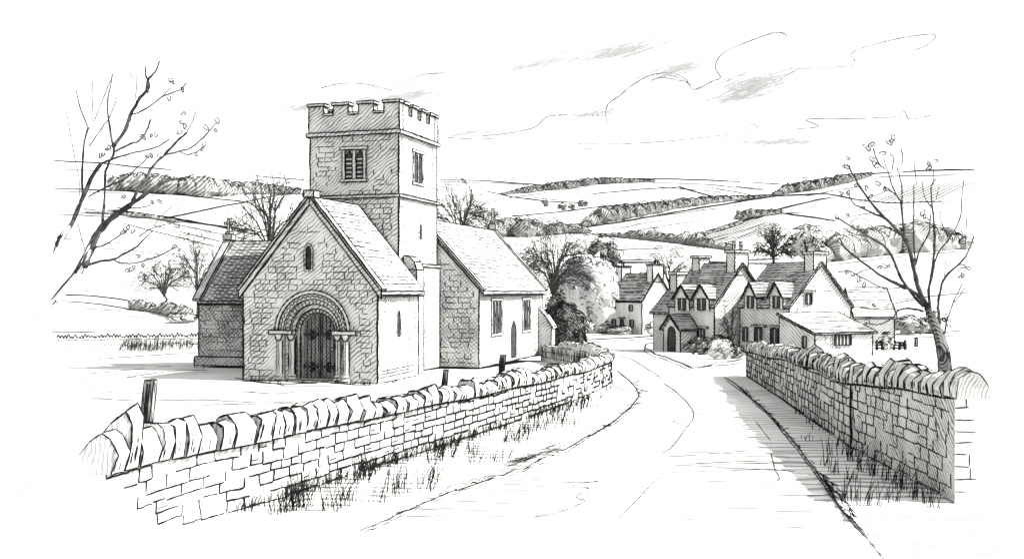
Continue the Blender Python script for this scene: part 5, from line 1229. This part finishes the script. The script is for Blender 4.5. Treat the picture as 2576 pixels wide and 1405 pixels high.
# ------------------------------------------------------------------ CLOUDS (soft strands of vapour high over the hills)
def cloud(label, Y, outlines, smudges):
    px = Y / F; m = MB(px); smudges = [(a, b, c, d, int(n * 1.1), e) for a, b, c, d, n, e in smudges]
    for pts, w in outlines:
        q = smooth([P(x, y, Y + 60 * noise.noise(V((x * .004, y * .01, Y)))) for x, y in pts], 6); n = len(q)
        m.tube(q, [inkw(px, w * 1.3 * U(.6, 1.2)) * (.4 if i in (0, n - 1) else 1) for i in range(n)], 1)
    for cx_, cy_, wx, wy, n, sl_ in smudges:
        for _ in range(n):
            a = U(0, 6.28); r = min(1.5, abs(random.gauss(0, .68))); x = cx_ + math.cos(a) * r * wx; y = cy_ + math.sin(a) * r * wy - sl_ * math.cos(a) * r * wx; l = U(14, 46); yy = Y + U(-70, 70)
            s_ = sl_ + U(.15, .35); m.tube([P(x - l, y + l * s_, yy), P(x + U(-4, 4), y + U(-1, 1), yy), P(x + l, y - l * s_, yy)], [inkw(px, .5), inkw(px, U(.8, 1.9)), inkw(px, .5)], 0, 3)
    c = sum((V(v) for v in m.v), V()) / len(m.v); m.v = [tuple(V(v) - c) for v in m.v]; o = m.build('cloud', [CLOUDM, PALE]); o.location = c; return tag(o, label, 'cloud')
cloud('large billowing cloud outline with smudged upper streaks, in the middle of the sky', 760,
      [([(1530, 322), (1524, 290), (1530, 262), (1560, 240), (1580, 222), (1610, 202), (1640, 188), (1690, 184), (1725, 200), (1745, 225), (1790, 205), (1812, 195), (1800, 170), (1812, 140), (1850, 118), (1900, 98), (1950, 82), (1975, 86), (1980, 96)], 2.2), ([(1620, 215), (1660, 195), (1720, 205)], 2), ([(1640, 200), (1690, 190), (1740, 215)], 2), ([(1526, 290), (1470, 290), (1400, 290), (1372, 296), (1345, 320), (1280, 335), (1210, 342)], 2)],
      [(1560, 130, 170, 26, 230, .12), (1700, 175, 110, 20, 110, .22), (1360, 160, 110, 8, 50, .15), (1490, 285, 60, 10, 40, .1)])
cloud('soft grey smudged cloud patch right of the large cloud', 800, [([(1750, 230), (1800, 215), (1840, 200)], 1.6), ([(1960, 200), (2000, 178), (2010, 172)], 1.6)], [(1895, 215, 110, 34, 330, .12), (1850, 245, 70, 12, 60, .1)])
cloud('thin curled cloud outline at the upper right', 780, [([(1985, 175), (2060, 171), (2140, 166), (2150, 152), (2140, 138), (2165, 122), (2230, 104), (2290, 92), (2345, 86), (2352, 95), (2330, 115), (2298, 127)], 2.0)], [])
cloud('thin kinked cloud line low over the right-hand skyline', 850, [([(2000, 325), (2060, 318), (2030, 300), (2150, 298), (2250, 294), (2275, 280), (2290, 300), (2350, 288)], 2.0)], [])
cloud('long low cloud streaks over the right-hand hills', 900, [([(1125, 346), (1200, 350), (1290, 345)], 1.8), ([(1445, 362), (1560, 362), (1680, 355), (1800, 342), (1870, 333), (1905, 320), (1890, 312), (1872, 322)], 1.8), ([(1460, 375), (1560, 372)], 1.4)], [(1960, 357, 130, 5, 90, .0), (1180, 335, 60, 4, 30, .05)])
cloud('wispy cloud streaks behind the top of the tower', 820, [([(805, 222), (860, 210), (920, 212), (985, 226), (1010, 212), (1060, 190), (1118, 184)], 2.0), ([(1020, 196), (1070, 186), (1130, 182)], 1.4)], [(900, 255, 190, 8, 90, .12), (1050, 240, 80, 10, 80, .1), (760, 272, 60, 5, 30, .1)])

# ------------------------------------------------------------------ light
AZ, EL_ = math.radians(-14), math.radians(43)
sv = V((math.cos(EL_) * math.cos(AZ), math.cos(EL_) * math.sin(AZ), math.sin(EL_)))
sd = bpy.data.lights.new('sun', 'SUN'); sd.energy = 5.0; sd.angle = math.radians(.5); sd.color = (1, .985, .95)
so = bpy.data.objects.new('sun', sd); col.objects.link(so); so.rotation_euler = sv.to_track_quat('Z', 'Y').to_euler(); so.location = (60, -10, 60)
w = bpy.data.worlds.new('World'); sc.world = w; w.use_nodes = True
nt = w.node_tree; bg = nt.nodes['Background']
sky = nt.nodes.new('ShaderNodeTexSky'); sky.sky_type = 'NISHITA'; sky.sun_disc = False
sky.sun_elevation = EL_; sky.sun_rotation = math.radians(104); sky.dust_density = 1.0; sky.air_density = 1.0; sky.ozone_density = 1.0
hs = nt.nodes.new('ShaderNodeHueSaturation'); hs.inputs['Saturation'].default_value = .0
nt.links.new(sky.outputs[0], hs.inputs['Color']); nt.links.new(hs.outputs[0], bg.inputs['Color'])
bg.inputs['Strength'].default_value = .15
vs = sc.view_settings; vs.view_transform = 'Standard'; vs.look = 'None'; vs.exposure = 1.1; vs.gamma = 1; vs.use_curve_mapping = False
